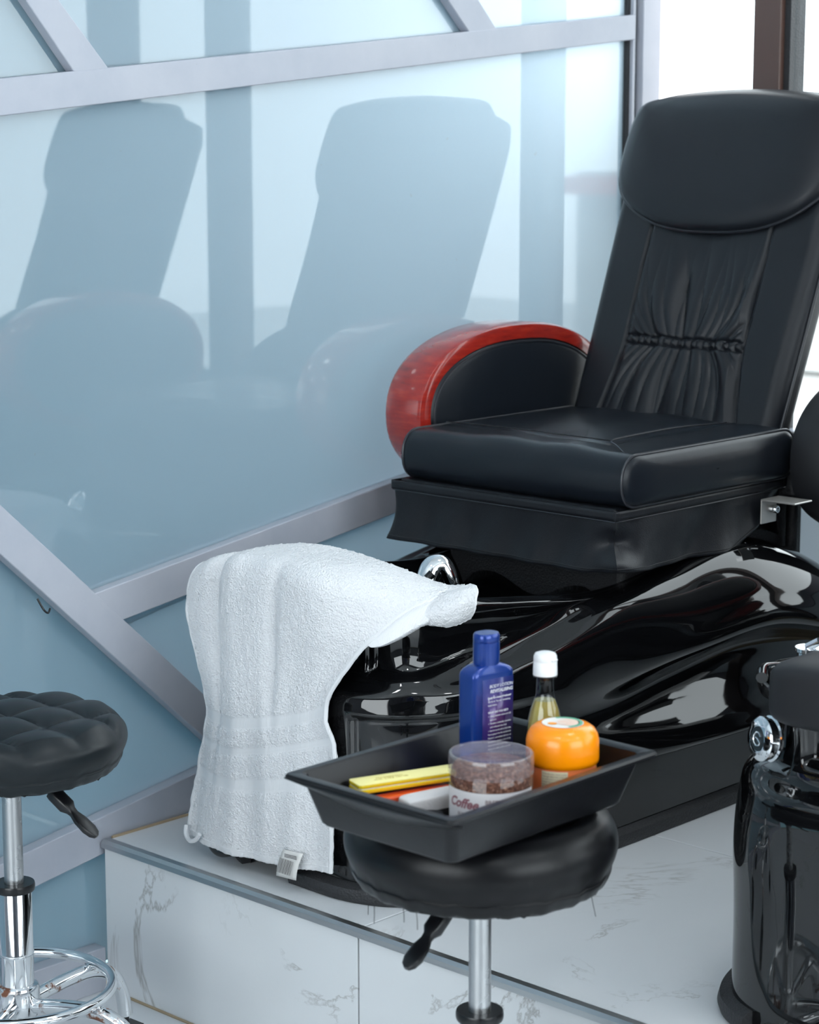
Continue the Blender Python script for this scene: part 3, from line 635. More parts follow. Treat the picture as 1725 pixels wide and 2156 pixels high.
# left armrest: red lacquered loop with a padded inset
def ell(cy_, cz_, a, b, n=72, e=.9):
    P = []
    for k in range(n):
        t = 2*math.pi*k/n; c_, s_ = math.cos(t), math.sin(t); P.append((cy_+a*math.copysign(abs(c_)**e, c_), cz_+b*math.copysign(abs(s_)**e, s_)))
    return P
def rot2(P, c, ang): ca, sa = math.cos(ang), math.sin(ang); return [(c[0]+(y-c[0])*ca-(z-c[1])*sa, c[1]+(y-c[0])*sa+(z-c[1])*ca) for y, z in P]
def armrest(x0, x1, cy_, cz_, ang, sgn, black=False):
    a, b = .285, .158
    O = rot2(ell(cy_, cz_, a, b), (cy_, cz_), ang); I = rot2(ell(cy_, cz_, a-.030, b-.030), (cy_, cz_), ang); n = 72
    sec = [(O, x0+.012), (rot2(ell(cy_, cz_, a-.004, b-.004), (cy_, cz_), ang), x0+.003), (rot2(ell(cy_, cz_, a-.012, b-.012), (cy_, cz_), ang), x0), (I, x0+.001), (I, x1-.001), (rot2(ell(cy_, cz_, a-.012, b-.012), (cy_, cz_), ang), x1), (rot2(ell(cy_, cz_, a-.004, b-.004), (cy_, cz_), ang), x1-.003), (O, x1-.012)]
    V = [(x, y, z) for P, x in sec for y, z in P]; m_ = len(sec)
    Fa = [(q*n+i, q*n+(i+1) % n, ((q+1) % m_)*n+(i+1) % n, ((q+1) % m_)*n+i) for q in range(m_) for i in range(n)]
    o = cp('armrest', (V, Fa), PAD if black else RED, label='black armrest set back behind the seat' if black else 'red lacquered wooden armrest loop')
    V = []; lv = [(1.0, 0), (.97, .006), (.9, .010), (.6, .013), (.3, .014), (.01, .014)]
    for xs, sg in ((x1-.006, 1), (x0+.006, -1)):
        k0 = len(V)
        for s_, d_ in lv: V += [(xs+sg*d_, cy_+(y-cy_)*s_, cz_+(z-cz_)*s_) for y, z in I]
    Fa = [(w_*len(lv)*n+a_*n+i, w_*len(lv)*n+a_*n+(i+1) % n, w_*len(lv)*n+(a_+1)*n+(i+1) % n, w_*len(lv)*n+(a_+1)*n+i) for w_ in (0, 1) for a_ in range(len(lv)-1) for i in range(n)]
    cp('inset_pad', (V, Fa), LEATH_SEAT, o, label=None if black else 'black padded inset')
    cp('piping', tube([(x1+.001, cy_+(y-cy_)*.965, cz_+(z-cz_)*.955) for y, z in I], .0024, 6, closed=True), PIPING, o)
    return o
armrest(-.356, -.262, 3.135, .952, 0.0, -1)
armrest(.275, .350, 3.530, .885, 0, 1, True)
# zinc bracket on the right of the skirt
br = cp('bracket', join(box(.273, .276, 3.166, 3.214, .779, .823), box(.273, .345, 3.166, 3.222, .821, .8245)), PLATE, smooth=False, bevel=.004, label='bare zinc armrest bracket')
cp('bolt', tmap(lathe([(0, 0), (.0075, 0), (.0075, .012), (.006, .014), (.004, .014), (.004, .009), (0, .009)], 20, close=False), lambda x, y, z: (.276+z, 3.197+x, .804+y)), CHROME, br)
cp('hinge', join(box(.245, .262, 3.285, 3.345, .82, .93), box(.235, .30, 3.285, 3.40, .815, .828)), RUBBER, smooth=False, bevel=.003, label='black steel hinge plate')
cp('hinge_bolt', join(lathe([(0, 0), (.008, 0)], 6)) if False else tube([(.262, 3.325, .925), (.272, 3.325, .925)], .008, 12), STEEL)
cp('support_post', join(tube([(.215, 3.36, .60), (.215, 3.36, .84)], .012, 12), box(-.22, .22, 3.30, 3.42, .80, .83)), RUBBER)
chair2 = dup(chair, (CX+.995, OY, PZ), 'glossy black pedicure chair cut off at the right edge, its matte footrest pad bare')

# ------------------------------------------------------------------ towel
TY = 2.262
rows = [
 [(-2.650, TY+.012, .297), (-2.575, TY-.004, .296), (-2.500, TY-.006, .298), (-2.430, TY-.004, .302), (-2.365, TY, .307), (-2.298, TY+.006, .314)],
 [(-2.632, TY+.010, .370), (-2.566, TY-.006, .368), (-2.498, TY-.008, .370), (-2.430, TY-.006, .378), (-2.362, TY, .388), (-2.290, TY+.004, .398)],
 [(-2.614, TY+.012, .445), (-2.556, TY-.008, .445), (-2.494, TY-.010, .452), (-2.428, TY-.006, .465), (-2.355, TY, .485), (-2.280, TY+.004, .505)],
 [(-2.600, TY+.016, .525), (-2.548, TY-.006, .525), (-2.488, TY-.014, .532), (-2.424, TY-.008, .545), (-2.360, TY-.002, .562), (-2.302, TY+.004, .585)],
 [(-2.618, TY+.016, .600), (-2.552, TY-.004, .605), (-2.484, TY-.014, .612), (-2.415, TY-.010, .625), (-2.335, TY+.000, .642), (-2.254, TY+.020, .668)],
 [(-2.642, TY+.014, .690), (-2.562, TY+.000, .700), (-2.486, TY-.010, .708), (-2.406, TY-.010, .712), (-2.318, TY-.006, .715), (-2.228, TY+.040, .704)],
 [(-2.628, TY+.018, .752), (-2.556, TY+.006, .778), (-2.478, TY+.002, .786), (-2.394, TY+.002, .792), (-2.302, TY+.008, .780), (-2.208, TY+.078, .735)],
 [(-2.608, TY+.050, .770), (-2.548, TY+.060, .793), (-2.472, TY+.065, .803), (-2.385, TY+.080, .802), (-2.285, TY+.090, .792), (-2.192, TY+.125, .752)],
 [(-2.600, TY+.100, .752), (-2.545, TY+.120, .778), (-2.470, TY+.140, .798), (-2.380, TY+.145, .796), (-2.274, TY+.155, .780), (-2.176, TY+.165, .758)],
 [(-2.590, TY+.150, .715), (-2.540, TY+.190, .735), (-2.468, TY+.215, .745), (-2.380, TY+.215, .740), (-2.290, TY+.205, .742), (-2.185, TY+.192, .766)],
]
M = smooth_rows([[list(p) for p in r] for r in rows], 20, 30)
nr_, nc_ = M.shape[:2]
hz = rng.normal(0, 1, M.shape[:2])
for j in range(nr_):
    for i in range(nc_):
        x, y, z = M[j, i]; v_ = j/(nr_-1); u_ = i/(nc_-1)
        hang = max(0, 1-v_/.72)
        f = .016*math.exp(-((u_-.17-.04*v_)/.045)**2)*min(1, v_*2.4)*(1 if v_ < .8 else .5) - .006*math.exp(-((u_-.36+.05*v_)/.06)**2)*min(1, v_*3)*(1 if v_ < .7 else .2) + .011*math.exp(-((u_-.64+.10*v_)/.035)**2)*math.exp(-((v_-.48)/.18)**2) + .004*math.sin(u_*15+v_*6)*hang*.8+.003*math.sin(u_*31-v_*4)*hang
        band = 0
        for b0, b1 in ((.165, .195), (.245, .272), (.31, .342)):
            c_ = b0+.0; band = max(band, 1 if b0 < v_ < b1 else 0)
        terry = (0 if band else hz[j, i]*.0007)
        M[j, i, 1] += f+terry+(.0022 if band else 0)
        if v_ > .62: M[j, i, 2] += -.6*f+terry
TER = pm('white_terry_cloth', (.79, .80, .82), .95, sheen=.25)
vv = nd(TER, 'ShaderNodeTexVoronoi'); vv.inputs['Scale'].default_value = 330; lk(TER, objc(TER), vv.inputs['Vector'])
bump(TER, math_(TER, 'ADD', vv.outputs[0], math_(TER, 'MULTIPLY', noise(TER, 120, 4, .7).outputs[0], 1.6)), .0022, .8)
FLATW = pm('white_flat_weave', (.82, .83, .85), .8); wv = nd(FLATW, 'ShaderNodeTexWave'); wv.inputs['Scale'].default_value = 260; lk(FLATW, objc(FLATW), wv.inputs['Vector']); bump(FLATW, wv.outputs[0], .0003)
TL = (-2.46, 2.35, PZ)
tw = obj('towel', net(M), [TER, FLATW], None, shift=TL, solid=.0045, label='white terry hand towel draped over the footbath of the left pedicure chair', cat='towel')
tw.location = TL
me = tw.data
# flat woven bands and hem use the second material
for p in me.polygons:
    j = p.index//(nc_-1); v_ = j/(nr_-1)
for p in me.polygons:
    c_ = p.center; jj = None
faces_v = []
bmx = bmesh.new(); bmx.from_mesh(me); bmx.faces.ensure_lookup_table()
Mf = M.reshape(-1, 3)-np.array(TL)
for fc in bmx.faces:
    q = np.array(fc.calc_center_median()); 
    k = int(np.argmin(((Mf-q)**2).sum(1))); v_ = (k//nc_)/(nr_-1); u_ = (k % nc_)/(nc_-1)
    if v_ < .032 or u_ < .008 or u_ > .992 or .165 < v_ < .195 or .245 < v_ < .272 or .31 < v_ < .342: fc.material_index = 1
bmx.to_mesh(me); bmx.free()
# folded corner of the towel near the spray
fc_ = [
 [(-2.262, 2.375, .742), (-2.236, 2.385, .748), (-2.205, 2.402, .756), (-2.178, 2.428, .764), (-2.172, 2.452, .768)],
 [(-2.246, 2.366, .728), (-2.216, 2.372, .738), (-2.186, 2.388, .752), (-2.158, 2.412, .765), (-2.150, 2.440, .769)],
 [(-2.236, 2.364, .720), (-2.202, 2.364, .728), (-2.170, 2.376, .738), (-2.144, 2.400, .751), (-2.138, 2.426, .755)],
 [(-2.226, 2.372, .722), (-2.200, 2.374, .716), (-2.172, 2.382, .718), (-2.148, 2.402, .728), (-2.140, 2.424, .738)],
 [(-2.216, 2.386, .738), (-2.198, 2.392, .722), (-2.178, 2.398, .712), (-2.160, 2.410, .716), (-2.150, 2.426, .724)]]
Mc = smooth_rows([[list(p) for p in r] for r in fc_], 10, 12); Mc[:, :, :] += rng.normal(0, .0004, Mc.shape)
obj('folded_corner', net(Mc), TER, tw, shift=TL, solid=.004)
he = [Vector(M[0, i])+Vector((0, -.002, .010)) for i in range(0, nc_, 3)]
obj('hem', tube(he, .0012, 6), FLATW, tw, shift=TL)
he = [Vector(M[j, nc_-1])+Vector((-.002, -.001, -.0)) for j in range(0, nr_-6, 3)]
obj('hem', tube(he, .0038, 8), FLATW, tw, shift=TL)
obj('hem', tube([Vector(M[j, 0]) for j in range(0, nr_-6, 3)], .0035, 8), FLATW, tw, shift=TL)
eb = [Vector(M[j, nc_-1]) for j in range(int(.50*nr_), int(.90*nr_), 2)]
ne = len(eb); EV = []
for k, p in enumerate(eb):
    b_ = math.sin(math.pi*k/(ne-1))**.6
    EV += [tuple(p), tuple(p+Vector((.006, -.003, -.010))*b_), tuple(p+Vector((.016, .004, -.021))*b_), tuple(p+Vector((.017, .012, -.024))*b_)]
obj('turned_hem', (EV, [(4*k+c, 4*k+c+1, 4*k+c+5, 4*k+c+4) for k in range(ne-1) for c in range(3)]), FLATW, tw, shift=TL, solid=.002)
for edge in (Mc[0], Mc[-1], Mc[:, -1], Mc[:, 0]):
    obj('hem', tube([Vector(q) for q in edge[::2]], .0028, 8), FLATW, tw, shift=TL)
obj('hanging_loop', tube(spline([(-2.640, 2.262, .318), (-2.634, 2.256, .306), (-2.618, 2.250, .299), (-2.602, 2.249, .304), (-2.592, 2.250, .316)], 6), .0038, 8), FLATW, tw, shift=TL)
TAG = pm('white_care_label', (.72, .71, .69), .6); INK = pm('grey_ink', (.16, .15, .15), .7)
tg = grid(lambda u, v: (-2.388+.046*u-.012*v, 2.248-.004*math.sin(3*v)-.004*v, .338-.046*v+.003*u), 6, 8)
tag_ = obj('care_label', tg, TAG, tw, shift=TL, solid=.0006)
bars = []
x = .008
for k in range(15):
    wd = random.choice((.0007, .0011, .0016)); x0 = -2.388+x-.006
    bars.append(([(x0-.012*.1, 2.2403, .326), (x0+wd-.012*.1, 2.2403, .3262), (x0+wd-.0065, 2.2373, .302), (x0-.0065, 2.2373, .3018)], [(0, 1, 2, 3)])); x += wd+.0011
for k in range(3):
    z = .3335-.0022*k; bars.append(([(-2.378, 2.2410, z), (-2.350, 2.2410, z+.0015), (-2.350, 2.2410, z+.0027), (-2.378, 2.2410, z+.0012)], [(0, 1, 2, 3)]))
obj('barcode', join(*bars), INK, tag_, shift=TL, smooth=False)

# ------------------------------------------------------------------ rolling stools
def stool(loc, label, tufted, lever_dir, rz, ll=1.):
    """seat underside is .534 above the floor"""
    t = empty('stool', loc, label, 'stool', 'rolling stools')
    zb = .534; R = .168
    pr = [(.150, zb-.004), (.158, zb), (.164, zb+.010), (.1665, zb+.016), (.1655, zb+.019), (.172, zb+.036), (.174, zb+.050), (.171, zb+.066), (.163, zb+.080), (.150, zb+.089)]
    nseg = 140; V, Fa = [], []; ks = []
    pr = [(p.x, p.z) for p in spline([(r, 0, z) for r, z in pr], 4)]
    for r, z in pr: ks.append((r, z))
    for r in np.linspace(.148, .002, 46): ks.append((float(r), zb+.090))
    for r, z in ks:
        for k in range(nseg):
            a = 2*math.pi*k/nseg; x, y = r*math.cos(a), r*math.sin(a); zz = z; rr_ = r
            if z > zb+.06:
                wgt = min(1, (z-zb-.06)/.028)
                if tufted:
                    ca, sa = math.cos(AZ+math.pi/4), math.sin(AZ+math.pi/4); p = (x*ca+y*sa)/.083*math.pi; q = (-x*sa+y*ca)/.083*math.pi
                    pil = (abs(math.sin(p))*abs(math.sin(q)))**.42; zz += (.017*pil-.013+.010*(1-(r/.15)**2))*wgt
                else:
                    zz += (.008*(1-(r/.15)**2)-.0045*math.exp(-((r-.128)/.006)**2)+.002*math.exp(-((r-.140)/.006)**2))*wgt
            if z < zb+.03: zz += .0010*math.sin(a*23)+.0007*math.sin(a*41)
            V.append((x, y, zz))
    m_ = len(ks)
    Fa = [(q*nseg+k, q*nseg+(k+1) % nseg, (q+1)*nseg+(k+1) % nseg, (q+1)*nseg+k) for q in range(m_-1) for k in range(nseg)]+[tuple((m_-1)*nseg+k for k in range(nseg)), tuple(range(nseg))[::-1]]
    if tufted: V = [(x, y, z if z < zb+.01 else zb+.01+(z-zb-.01)*.80) for x, y, z in V]
    seat_ = obj('seat', (V, Fa), TUFTV if tufted else STOOLV, t, smooth=60, label='button-tufted seat' if tufted else None)
    fl_ = []
    for k in range(31):
        a = 2*math.pi*k/31+.1; r0 = .157; h = .001+.003*math.sin(k*2.1); c_, s_ = math.cos(a), math.sin(a)
        fl_.append(([(r0*c_-s_*.014, r0*s_+c_*.014, zb+.004), (r0*c_+s_*.014, r0*s_-c_*.014, zb+.004), (r0*.99*c_, r0*.99*s_, zb-h)], [(0, 1, 2)]))
    obj('cover_edge', join(*fl_), STOOLV, seat_, smooth=False, solid=.0015)
    if not tufted:
        for a, h in ((.3, .03), (2.7+.9, .07), (3.9, .035), (4.35, .04), (-1.4, .025), (4.75, .02)):
            obj('loose_thread', tube(spline([(.150*math.cos(a), .150*math.sin(a), zb), (.152*math.cos(a)+.002, .150*math.sin(a), zb-h*.5), (.154*math.cos(a)+.004, .152*math.sin(a), zb-h)], 5), .0005, 5), THREAD, seat_)
    obj('mounting_plate', box(-.06, .06, -.06, .06, zb-.012, zb-.002), PLAST, t, smooth=False, bevel=.003)
    obj('bushing', lathe([(.020, zb-.04), (.021, zb-.02), (.021, zb-.008)], 24), PLAST, t)
    obj('gas_lift_rod', lathe([(.0145, .33), (.0145, zb-.02)], 32), STEEL, t)
    obj('collar', lathe([(.0148, .352), (.030, .352), (.031, .349), (.031, .343), (.030, .340), (.0235, .338)], 36, close=False), PLAST, t)
    obj('column', lathe([(.0245, .342), (.0255, .340), (.0255, .246), (.0265, .244), (.0265, .238), (.0255, .236), (.0255, .190)], 36), CHROME, t)
    obj('hub', lathe([(.026, .193), (.031, .191), (.033, .186), (.033, .150), (.030, .142), (.022, .140), (.022, .118)], 36), RUSTY, t, label='chrome hub with rust spots')
    ring_ = [(.142*math.cos(a), .142*math.sin(a), .186) for a in np.linspace(0, 2*math.pi, 73)[:-1]]
    obj('foot_ring', tube(ring_, .0085, 14, closed=True), CHROME, t)
    for k in range(5):
        a = rz+2*math.pi*k/5; c_, s_ = math.cos(a), math.sin(a)
        P = spline([(.026, 0, .160), (.09, 0, .168), (.145, 0, .168), (.185, 0, .150), (.205, 0, .115), (.212, 0, .075)], 6)
        obj('leg', tmap(tube(P, .0115, 16), lambda x, y, z: (x*c_-y*s_, x*s_+y*c_, z)), RUSTY, t)
        cs = obj('caster', tmap(join(tube([(.212, 0, .080), (.212, 0, .050)], .006, 10), box(.196, .236, -.016, .016, .044, .056), box(.190, .232, -.018, -.015, .022, .052), box(.190, .232, .015, .018, .022, .052)), lambda x, y, z: (x*c_-y*s_, x*s_+y*c_, z)), PLAST, t)
        for w_ in (-1, 1):
            obj('wheel', tmap(lathe([(.004, -.005), (.023, -.005), (.025, -.002), (.025, .002), (.023, .005), (.004, .005)], 24), lambda x, y, z: ((.216+x)*c_-(z+w_*.008)*s_, (.216+x)*s_+(z+w_*.008)*c_, .0255+y)), PLAST, cs)
    d = Vector(lever_dir).normalized(); up_ = Vector((0, 0, 1)); sd = d.cross(up_).normalized()
    o_ = Vector((0, 0, zb-.012))
    rod = obj('height_lever', tube([o_+d*.02, o_+d*.085*ll+up_*-.008, o_+d*.106*ll+up_*-.022], .0042, 10), STEEL if False else PLAST, t)
    dd = (d*.82-up_*.57).normalized(); nn_ = sd.cross(dd).normalized(); s0 = o_+d*.10*ll+up_*-.017
    st = [(0, .0115, .008), (.006, .012, .009), (.036, .012, .009), (.046, .007, .006), (.054, .0075, .004), (.070, .0125, .004), (.092, .0135, .004), (.104, .010, .004), (.110, .004, .003)]
    V = []
    for l_, w_, h_ in st:
        for a in np.linspace(0, 2*math.pi, 17)[:-1]:
            ca, sa = math.cos(a), math.sin(a); V.append(s0+dd*l_*(.4+.6*ll)+sd*w_*math.copysign(abs(ca)**.5, ca)+nn_*h_*math.copysign(abs(sa)**.5, sa))
    m_ = len(st); Fa = [(q*16+k, q*16+(k+1) % 16, (q+1)*16+(k+1) % 16, (q+1)*16+k) for q in range(m_-1) for k in range(16)]+[tuple(range(16))[::-1], tuple((m_-1)*16+k for k in range(16))]
    obj('grip', (V, Fa), PLAST, rod)
    return t
RV = Vector((.729, .6845, 0)); FV = Vector((-.6845, .729, 0))
stool((-2.529, 1.827, .006), 'tufted black stool standing left of the platform beside the glass partition', True, RV*.85-FV*.50, math.radians(20), .8)
stool((-1.713, 1.956, 0), 'smooth round black stool in front of the platform carrying the black tray', False, -RV*.62-FV*.75, math.radians(55), .72)

# ------------------------------------------------------------------ tray
TC = (-1.675, 1.895, .633)
tray = empty('tray', TC, 'black plastic rectangular tray lying on the smooth round stool', 'tray')
def rr(x0, x1, y0, y1, r, z, n=6):
    P = []
    for cx_, cy_, a0 in ((x1-r, y1-r, 0), (x0+r, y1-r, 90), (x0+r, y0+r, 180), (x1-r, y0+r, 270)):
        for k in range(n+1):
            a = math.radians(a0+90*k/n); P.append((cx_+r*math.cos(a), cy_+r*math.sin(a), z))
    return P
zb = .636
loops = [rr(-1.785, -1.572, 1.745, 2.058, .012, zb-.002), rr(-1.789, -1.568, 1.741, 2.062, .014, zb+.002), rr(-1.800, -1.553, 1.725, 2.075, .012, zb+.052),
         rr(-1.801, -1.545, 1.716, 2.080, .010, zb+.056), rr(-1.806, -1.537, 1.704, 2.088, .007, zb+.060), rr(-1.808, -1.535, 1.702, 2.090, .007, zb+.064), rr(-1.806, -1.537, 1.704, 2.088, .007, zb+.067),
         rr(-1.797, -1.547, 1.716, 2.078, .009, zb+.067), rr(-1.794, -1.551, 1.722, 2.073, .010, zb+.064), rr(-1.782, -1.571, 1.746, 2.057, .012, zb+.004), rr(-1.776, -1.577, 1.752, 2.050, .012, zb+.0015)]
V = [p for l in loops for p in l]; n = len(loops[0])
Fa = [(a*n+i, a*n+(i+1) % n, (a+1)*n+(i+1) % n, (a+1)*n+i) for a in range(len(loops)-1) for i in range(n)]+[tuple(range(n))[::-1], tuple((len(loops)-1)*n+k for k in range(n))]
obj('tray_body', (V, Fa), TRAYP, tray, shift=TC, smooth=35)
# the deeper lip on the short end
g = grid(lambda u, v: (-1.806+.270*u+(.010*(1-u)-.012*u)*v, 1.703+.034*v**1.3, zb+.062-(.012+.020*math.sin(math.pi*u)**.8)*v), 30, 6)
obj('end_lip', g, TRAYP, tray, shift=TC, solid=.002)
zt = zb+.0022

# ------------------------------------------------------------------ lotion bottle
BLUE = pm('blue_metallic_plastic', (.004, .036, .24), .26, .35, coat=.4)
tcb = nd(BLUE, 'ShaderNodeTexCoord').outputs['Object']; BL2 = None
DBL = pm('printed_panel', (.010, .018, .16), .3, .2, coat=.4)
gr = nd(DBL, 'ShaderNodeTexGradient', gradient_type='SPHERICAL'); mpn = nd(DBL, 'ShaderNodeMapping'); mpn.inputs['Location'].default_value = (0, -.15, -1.55); mpn.inputs['Scale'].default_value = (1, 24, 17)
lk(DBL, objc(DBL), mpn.inputs[0]); lk(DBL, mpn.outputs[0], gr.inputs[0]); rp_ = ramp(DBL, gr.outputs[1], [(0, (.006, .020, .17)), (1, (.075, .018, .12))]); lk(DBL, rp_.outputs[0], B(DBL).inputs['Base Color'])
WINK = pm('white_print', (.75, .78, .85), .5)
bt = empty('lotion_bottle', (-1.735, 1.990, zt), 'tall blue body lotion bottle with a flip cap at the back of the tray', 'bottle', rz=math.radians(-9))
# local: y = width, x = depth (label face +x)
def secl(hw, hd, z, e=.32, n=40):
    P = []
    for k in range(n):
        a = 2*math.pi*k/n; c_, s_ = math.cos(a), math.sin(a); P.append((hd*math.copysign(abs(c_)**e, c_), hw*math.copysign(abs(s_)**e, s_), z))
    return P
def loft(secs, cap=True):
    n = len(secs[0]); V = [p for s_ in secs for p in s_]; m_ = len(secs)
    Fa = [(a*n+i, a*n+(i+1) % n, (a+1)*n+(i+1) % n, (a+1)*n+i) for a in range(m_-1) for i in range(n)]
    if cap: Fa += [tuple(range(n))[::-1], tuple((m_-1)*n+k for k in range(n))]
    return V, Fa
body = obj('bottle_body', loft([secl(.030, .014, 0), secl(.033, .016, .003), secl(.034, .017, .02), secl(.034, .017, .148, .28), secl(.0337, .0168, .1515, .28), secl(.0325, .0162, .1540, .3), secl(.029, .0155, .1570, .34), secl(.023, .0148, .1600, .45), secl(.0165, .0140, .1625, .9)]), BLUE, bt)
obj('label', grid(lambda u, v: (.0174, -.020+.050*u, .012+.133*v), 2, 2), DBL, body, solid=.0004, label='dark blue printed back panel').name = 'printed_panel'
lab = body.children[0]
obj('cap', loft([secl(.0165, .0145, .161, .85), secl(.0172, .0148, .165, .85), secl(.0172, .0146, .190, .85), secl(.0168, .0142, .1902, .85), secl(.0172, .0146, .1908, .85), secl(.0170, .0144, .199, .85), secl(.0155, .013, .2015, .85)]), BLUE, bt)
def put_y(s_, size, y, z, bold=0, shear=0, align='LEFT', par=None):
    g = text(s_, size, align, bold, shear); wd = max([abs(q[0]) for q in g[0]]+[.001]); kx_ = min(1, .038/wd); obj('lettering', tmap(g, lambda a, b, c: (.0178+c*.5, y+a*kx_, z+b)), WINK, par or body, smooth=False)
put_y('BODY LOTION', .0058, .029, .1335, 0, .2, 'RIGHT'); put_y('REVITALISING', .0060, .029, .1270, .00012, .2, 'RIGHT')
lines = [('Ready for a boost of freshness?', 1), ('Go for it. Try our revitalising', 0), ('body lotion.', 0), ('', 0), ('WHAT DO YOU GET?', 1), ('\u2713  Deep moisture serum and silk', 0), ('    extracts', 0), ('\u2713  Provides a noticeably smoother', 0), ('    and softened skin feel', 0), ('\u2713  Absorbs in seconds, with no sticky feeling', 0),
         ('You are going to love this: enriched with', 0), ('Vitamin C, antioxidants and care oil', 0), ('formulated to energise, a mix of silky', 0), ('touch of freshness. All day.', 0), ('Velvety formula, gently enriched.', 0), ('', 0), ('HOW TO USE', 1), ('Apply daily to your whole body.', 0), ('\u2713  Skin compatibility confirmed by tests', 0), ('dermatologically approved', 0), ('Shake well before use', 0)]
for k, (s_, b_) in enumerate(lines):
    if s_: put_y(s_, .0031 if not b_ else .0034, -.0115, .1195-.00475*k, .00008 if b_ else 0)
obj('sticker', grid(lambda u, v: (.0180, -.0335+.015*u, .0335+.012*v), 2, 2), pm('pale_blue_sticker', (.35, .62, .85), .4), body, solid=.0003, smooth=False)
put_y('MEN', .006, -.032, .0375, .0002) if False else None

# ------------------------------------------------------------------ oil bottle
GLASS = clear_shell('clear_plastic', (.93, .95, .95), 1.6); OIL = pm('yellow_oil', (.86, .70, .20), .06, trans=.68, ior=1.38)
CAPW = pm('white_cap_plastic', (.78, .79, .80), .35)
ob = empty('oil_bottle', (-1.673, 2.032, zt), 'clear bottle of yellow oil with a white cap behind the orange jar', 'bottle')
op = [(.018, 0), (.022, .002), (.0235, .008), (.0235, .028), (.0225, .031), (.0235, .034), (.0235, .046), (.0225, .049), (.0235, .052), (.0232, .066), (.0222, .069), (.0230, .072), (.0218, .088), (.0190, .103), (.0145, .116), (.0118, .124), (.0112, .132), (.0112, .146), (.0150, .147), (.0150, .1485), (.0112, .149), (.0112, .155)]
pr2 = [(p.x, p.z) for p in spline([(r, 0, z) for r, z in op], 3)]
obj('bottle_body', lathe(pr2, 48), GLASS, ob)
oil_p = [(max(.001, r-.0014), z+.0012) for r, z in pr2 if z < .117]
obj('oil', lathe([(.001, oil_p[0][1])]+oil_p+[(.001, oil_p[-1][1])], 48), OIL, ob, label='yellow oil')
cpw = obj('cap', lathe([(.0150, .1495), (.0155, .150), (.0150, .167), (.0147, .1675), (.0149, .168), (.0147, .174), (.0130, .1775), (.009, .179), (0.0005, .179)], 40, close=False), CAPW, ob)
obj('cap_tab', box(.011, .0165, -.005, .005, .1695, .1715), CAPW, cpw, smooth=False, bevel=.0005)

# ------------------------------------------------------------------ orange cream jar
ORG = pm('orange_lid_plastic', (1.0, .29, .0), .25, coat=.1); ORL = pm('orange_label', (.93, .23, .075), .35)
SALM = pm('clear_orange_jar', (.90, .30, .08), .2)
oj = empty('cream_jar', (-1.6150, 1.997, zt), 'round cream jar with a glossy orange lid at the right end of the tray', 'jar')
k_ = .0445
obj('jar_body', lathe([(.036, 0), (.0405, .003), (.0425, .010), (.0425, .060), (.041, .064)], 64), SALM, oj)
lid = obj('lid', lathe([(k_-.001, .056), (k_+.0005, .058), (k_+.001, .062), (k_+.0008, .084), (k_-.001, .092), (k_-.0045, .0980), (k_-.010, .1022), (k_-.016, .1042), (.026, .1046), (.0005, .1046)], 72, close=False), ORG, oj)
def wrap(R_, a0, a1, z0, z1, n=30):
    return grid(lambda u, v: (R_*math.cos(a0+(a1-a0)*u), R_*math.sin(a0+(a1-a0)*u), z0+(z1-z0)*v), n, 3)
def facing(cx_, cy_): return math.atan2(0-cy_, 0-cx_)
ao = facing(-1.6135, 1.993)
obj('label', wrap(.0430, ao-1.5, ao+1.25, .008, .058), ORL, oj, label='orange wrap label')
CREAM = pm('cream_label', (.80, .72, .50), .45); LINK = pm('label_ink', (.45, .36, .30), .6)
o_ = obj('label_panel', wrap(.0433, ao-.62, ao-.62+.78, .014, .054), CREAM, oj, label='cream text panel')
def cyl_text(s_, size, R_, a0, z, mat, parent, bold=0, shear=0, align='LEFT'):
    g = text(s_, size, align, bold, shear, .0001); obj('lettering', tmap(g, lambda a, b, c: ((R_+c)*math.cos(a0+a/R_), (R_+c)*math.sin(a0+a/R_), z+b)), mat, parent, smooth=False)
for k, s_ in enumerate(['With dry skin relief butter', 'Massage daily into clean skin', 'for soft and smooth touch.', 'Mango butter and vitamin E', 'help to nourish and protect', 'Directions: apply to hands', 'and feet after bathing.', 'For external use only.', 'Store in a cool place.', 'Keep out of reach of', 'children. 250 ml']):
    cyl_text(s_, .0030, .0436, ao-.60, .0500-.0034*k, LINK, o_)
PINKL = pm('pale_peach_print', (.86, .62, .50), .4); GRN = pm('green_print', (.12, .42, .26), .4); WHT = pm('white_ink', (.86, .84, .80), .4); OR2 = pm('orange_fruit_print', (.95, .36, .04), .4)
def disc(cx_, cy_, rx_, ry_, z, n=36): return [(cx_+rx_*math.cos(2*math.pi*k/n), cy_+ry_*math.sin(2*math.pi*k/n), z) for k in range(n)], [tuple(range(n))]
st = obj('lid_print', disc(0, 0, .0260, .0260, .1052), WHT, lid, smooth=False, label='printed fruit roundel')
RVj, FVj = RV, FV
def onl(a, b): return (RVj*a+FVj*b)
p0 = onl(.006, .0); obj('lid_print', disc(p0.x, p0.y, .0150, .0150, .1056), PINKL, lid, smooth=False)
def arcb(r0, r1, a0, a1, z, n=24):
    V = []
    for k in range(n+1):
        a = a0+(a1-a0)*k/n; q0 = onl(r0*math.cos(a), r0*math.sin(a)); q1 = onl(r1*math.cos(a), r1*math.sin(a)); V += [(q0.x, q0.y, z), (q1.x, q1.y, z)]
    return V, [(2*k, 2*k+1, 2*k+3, 2*k+2) for k in range(n)]
obj('lid_print', arcb(.0195, .0248, -1.3, 1.9, .1056), GRN, lid, smooth=False)
p0 = onl(-.0135, -.006); obj('lid_print', disc(p0.x, p0.y, .0060, .0055, .1058), OR2, lid, smooth=False)
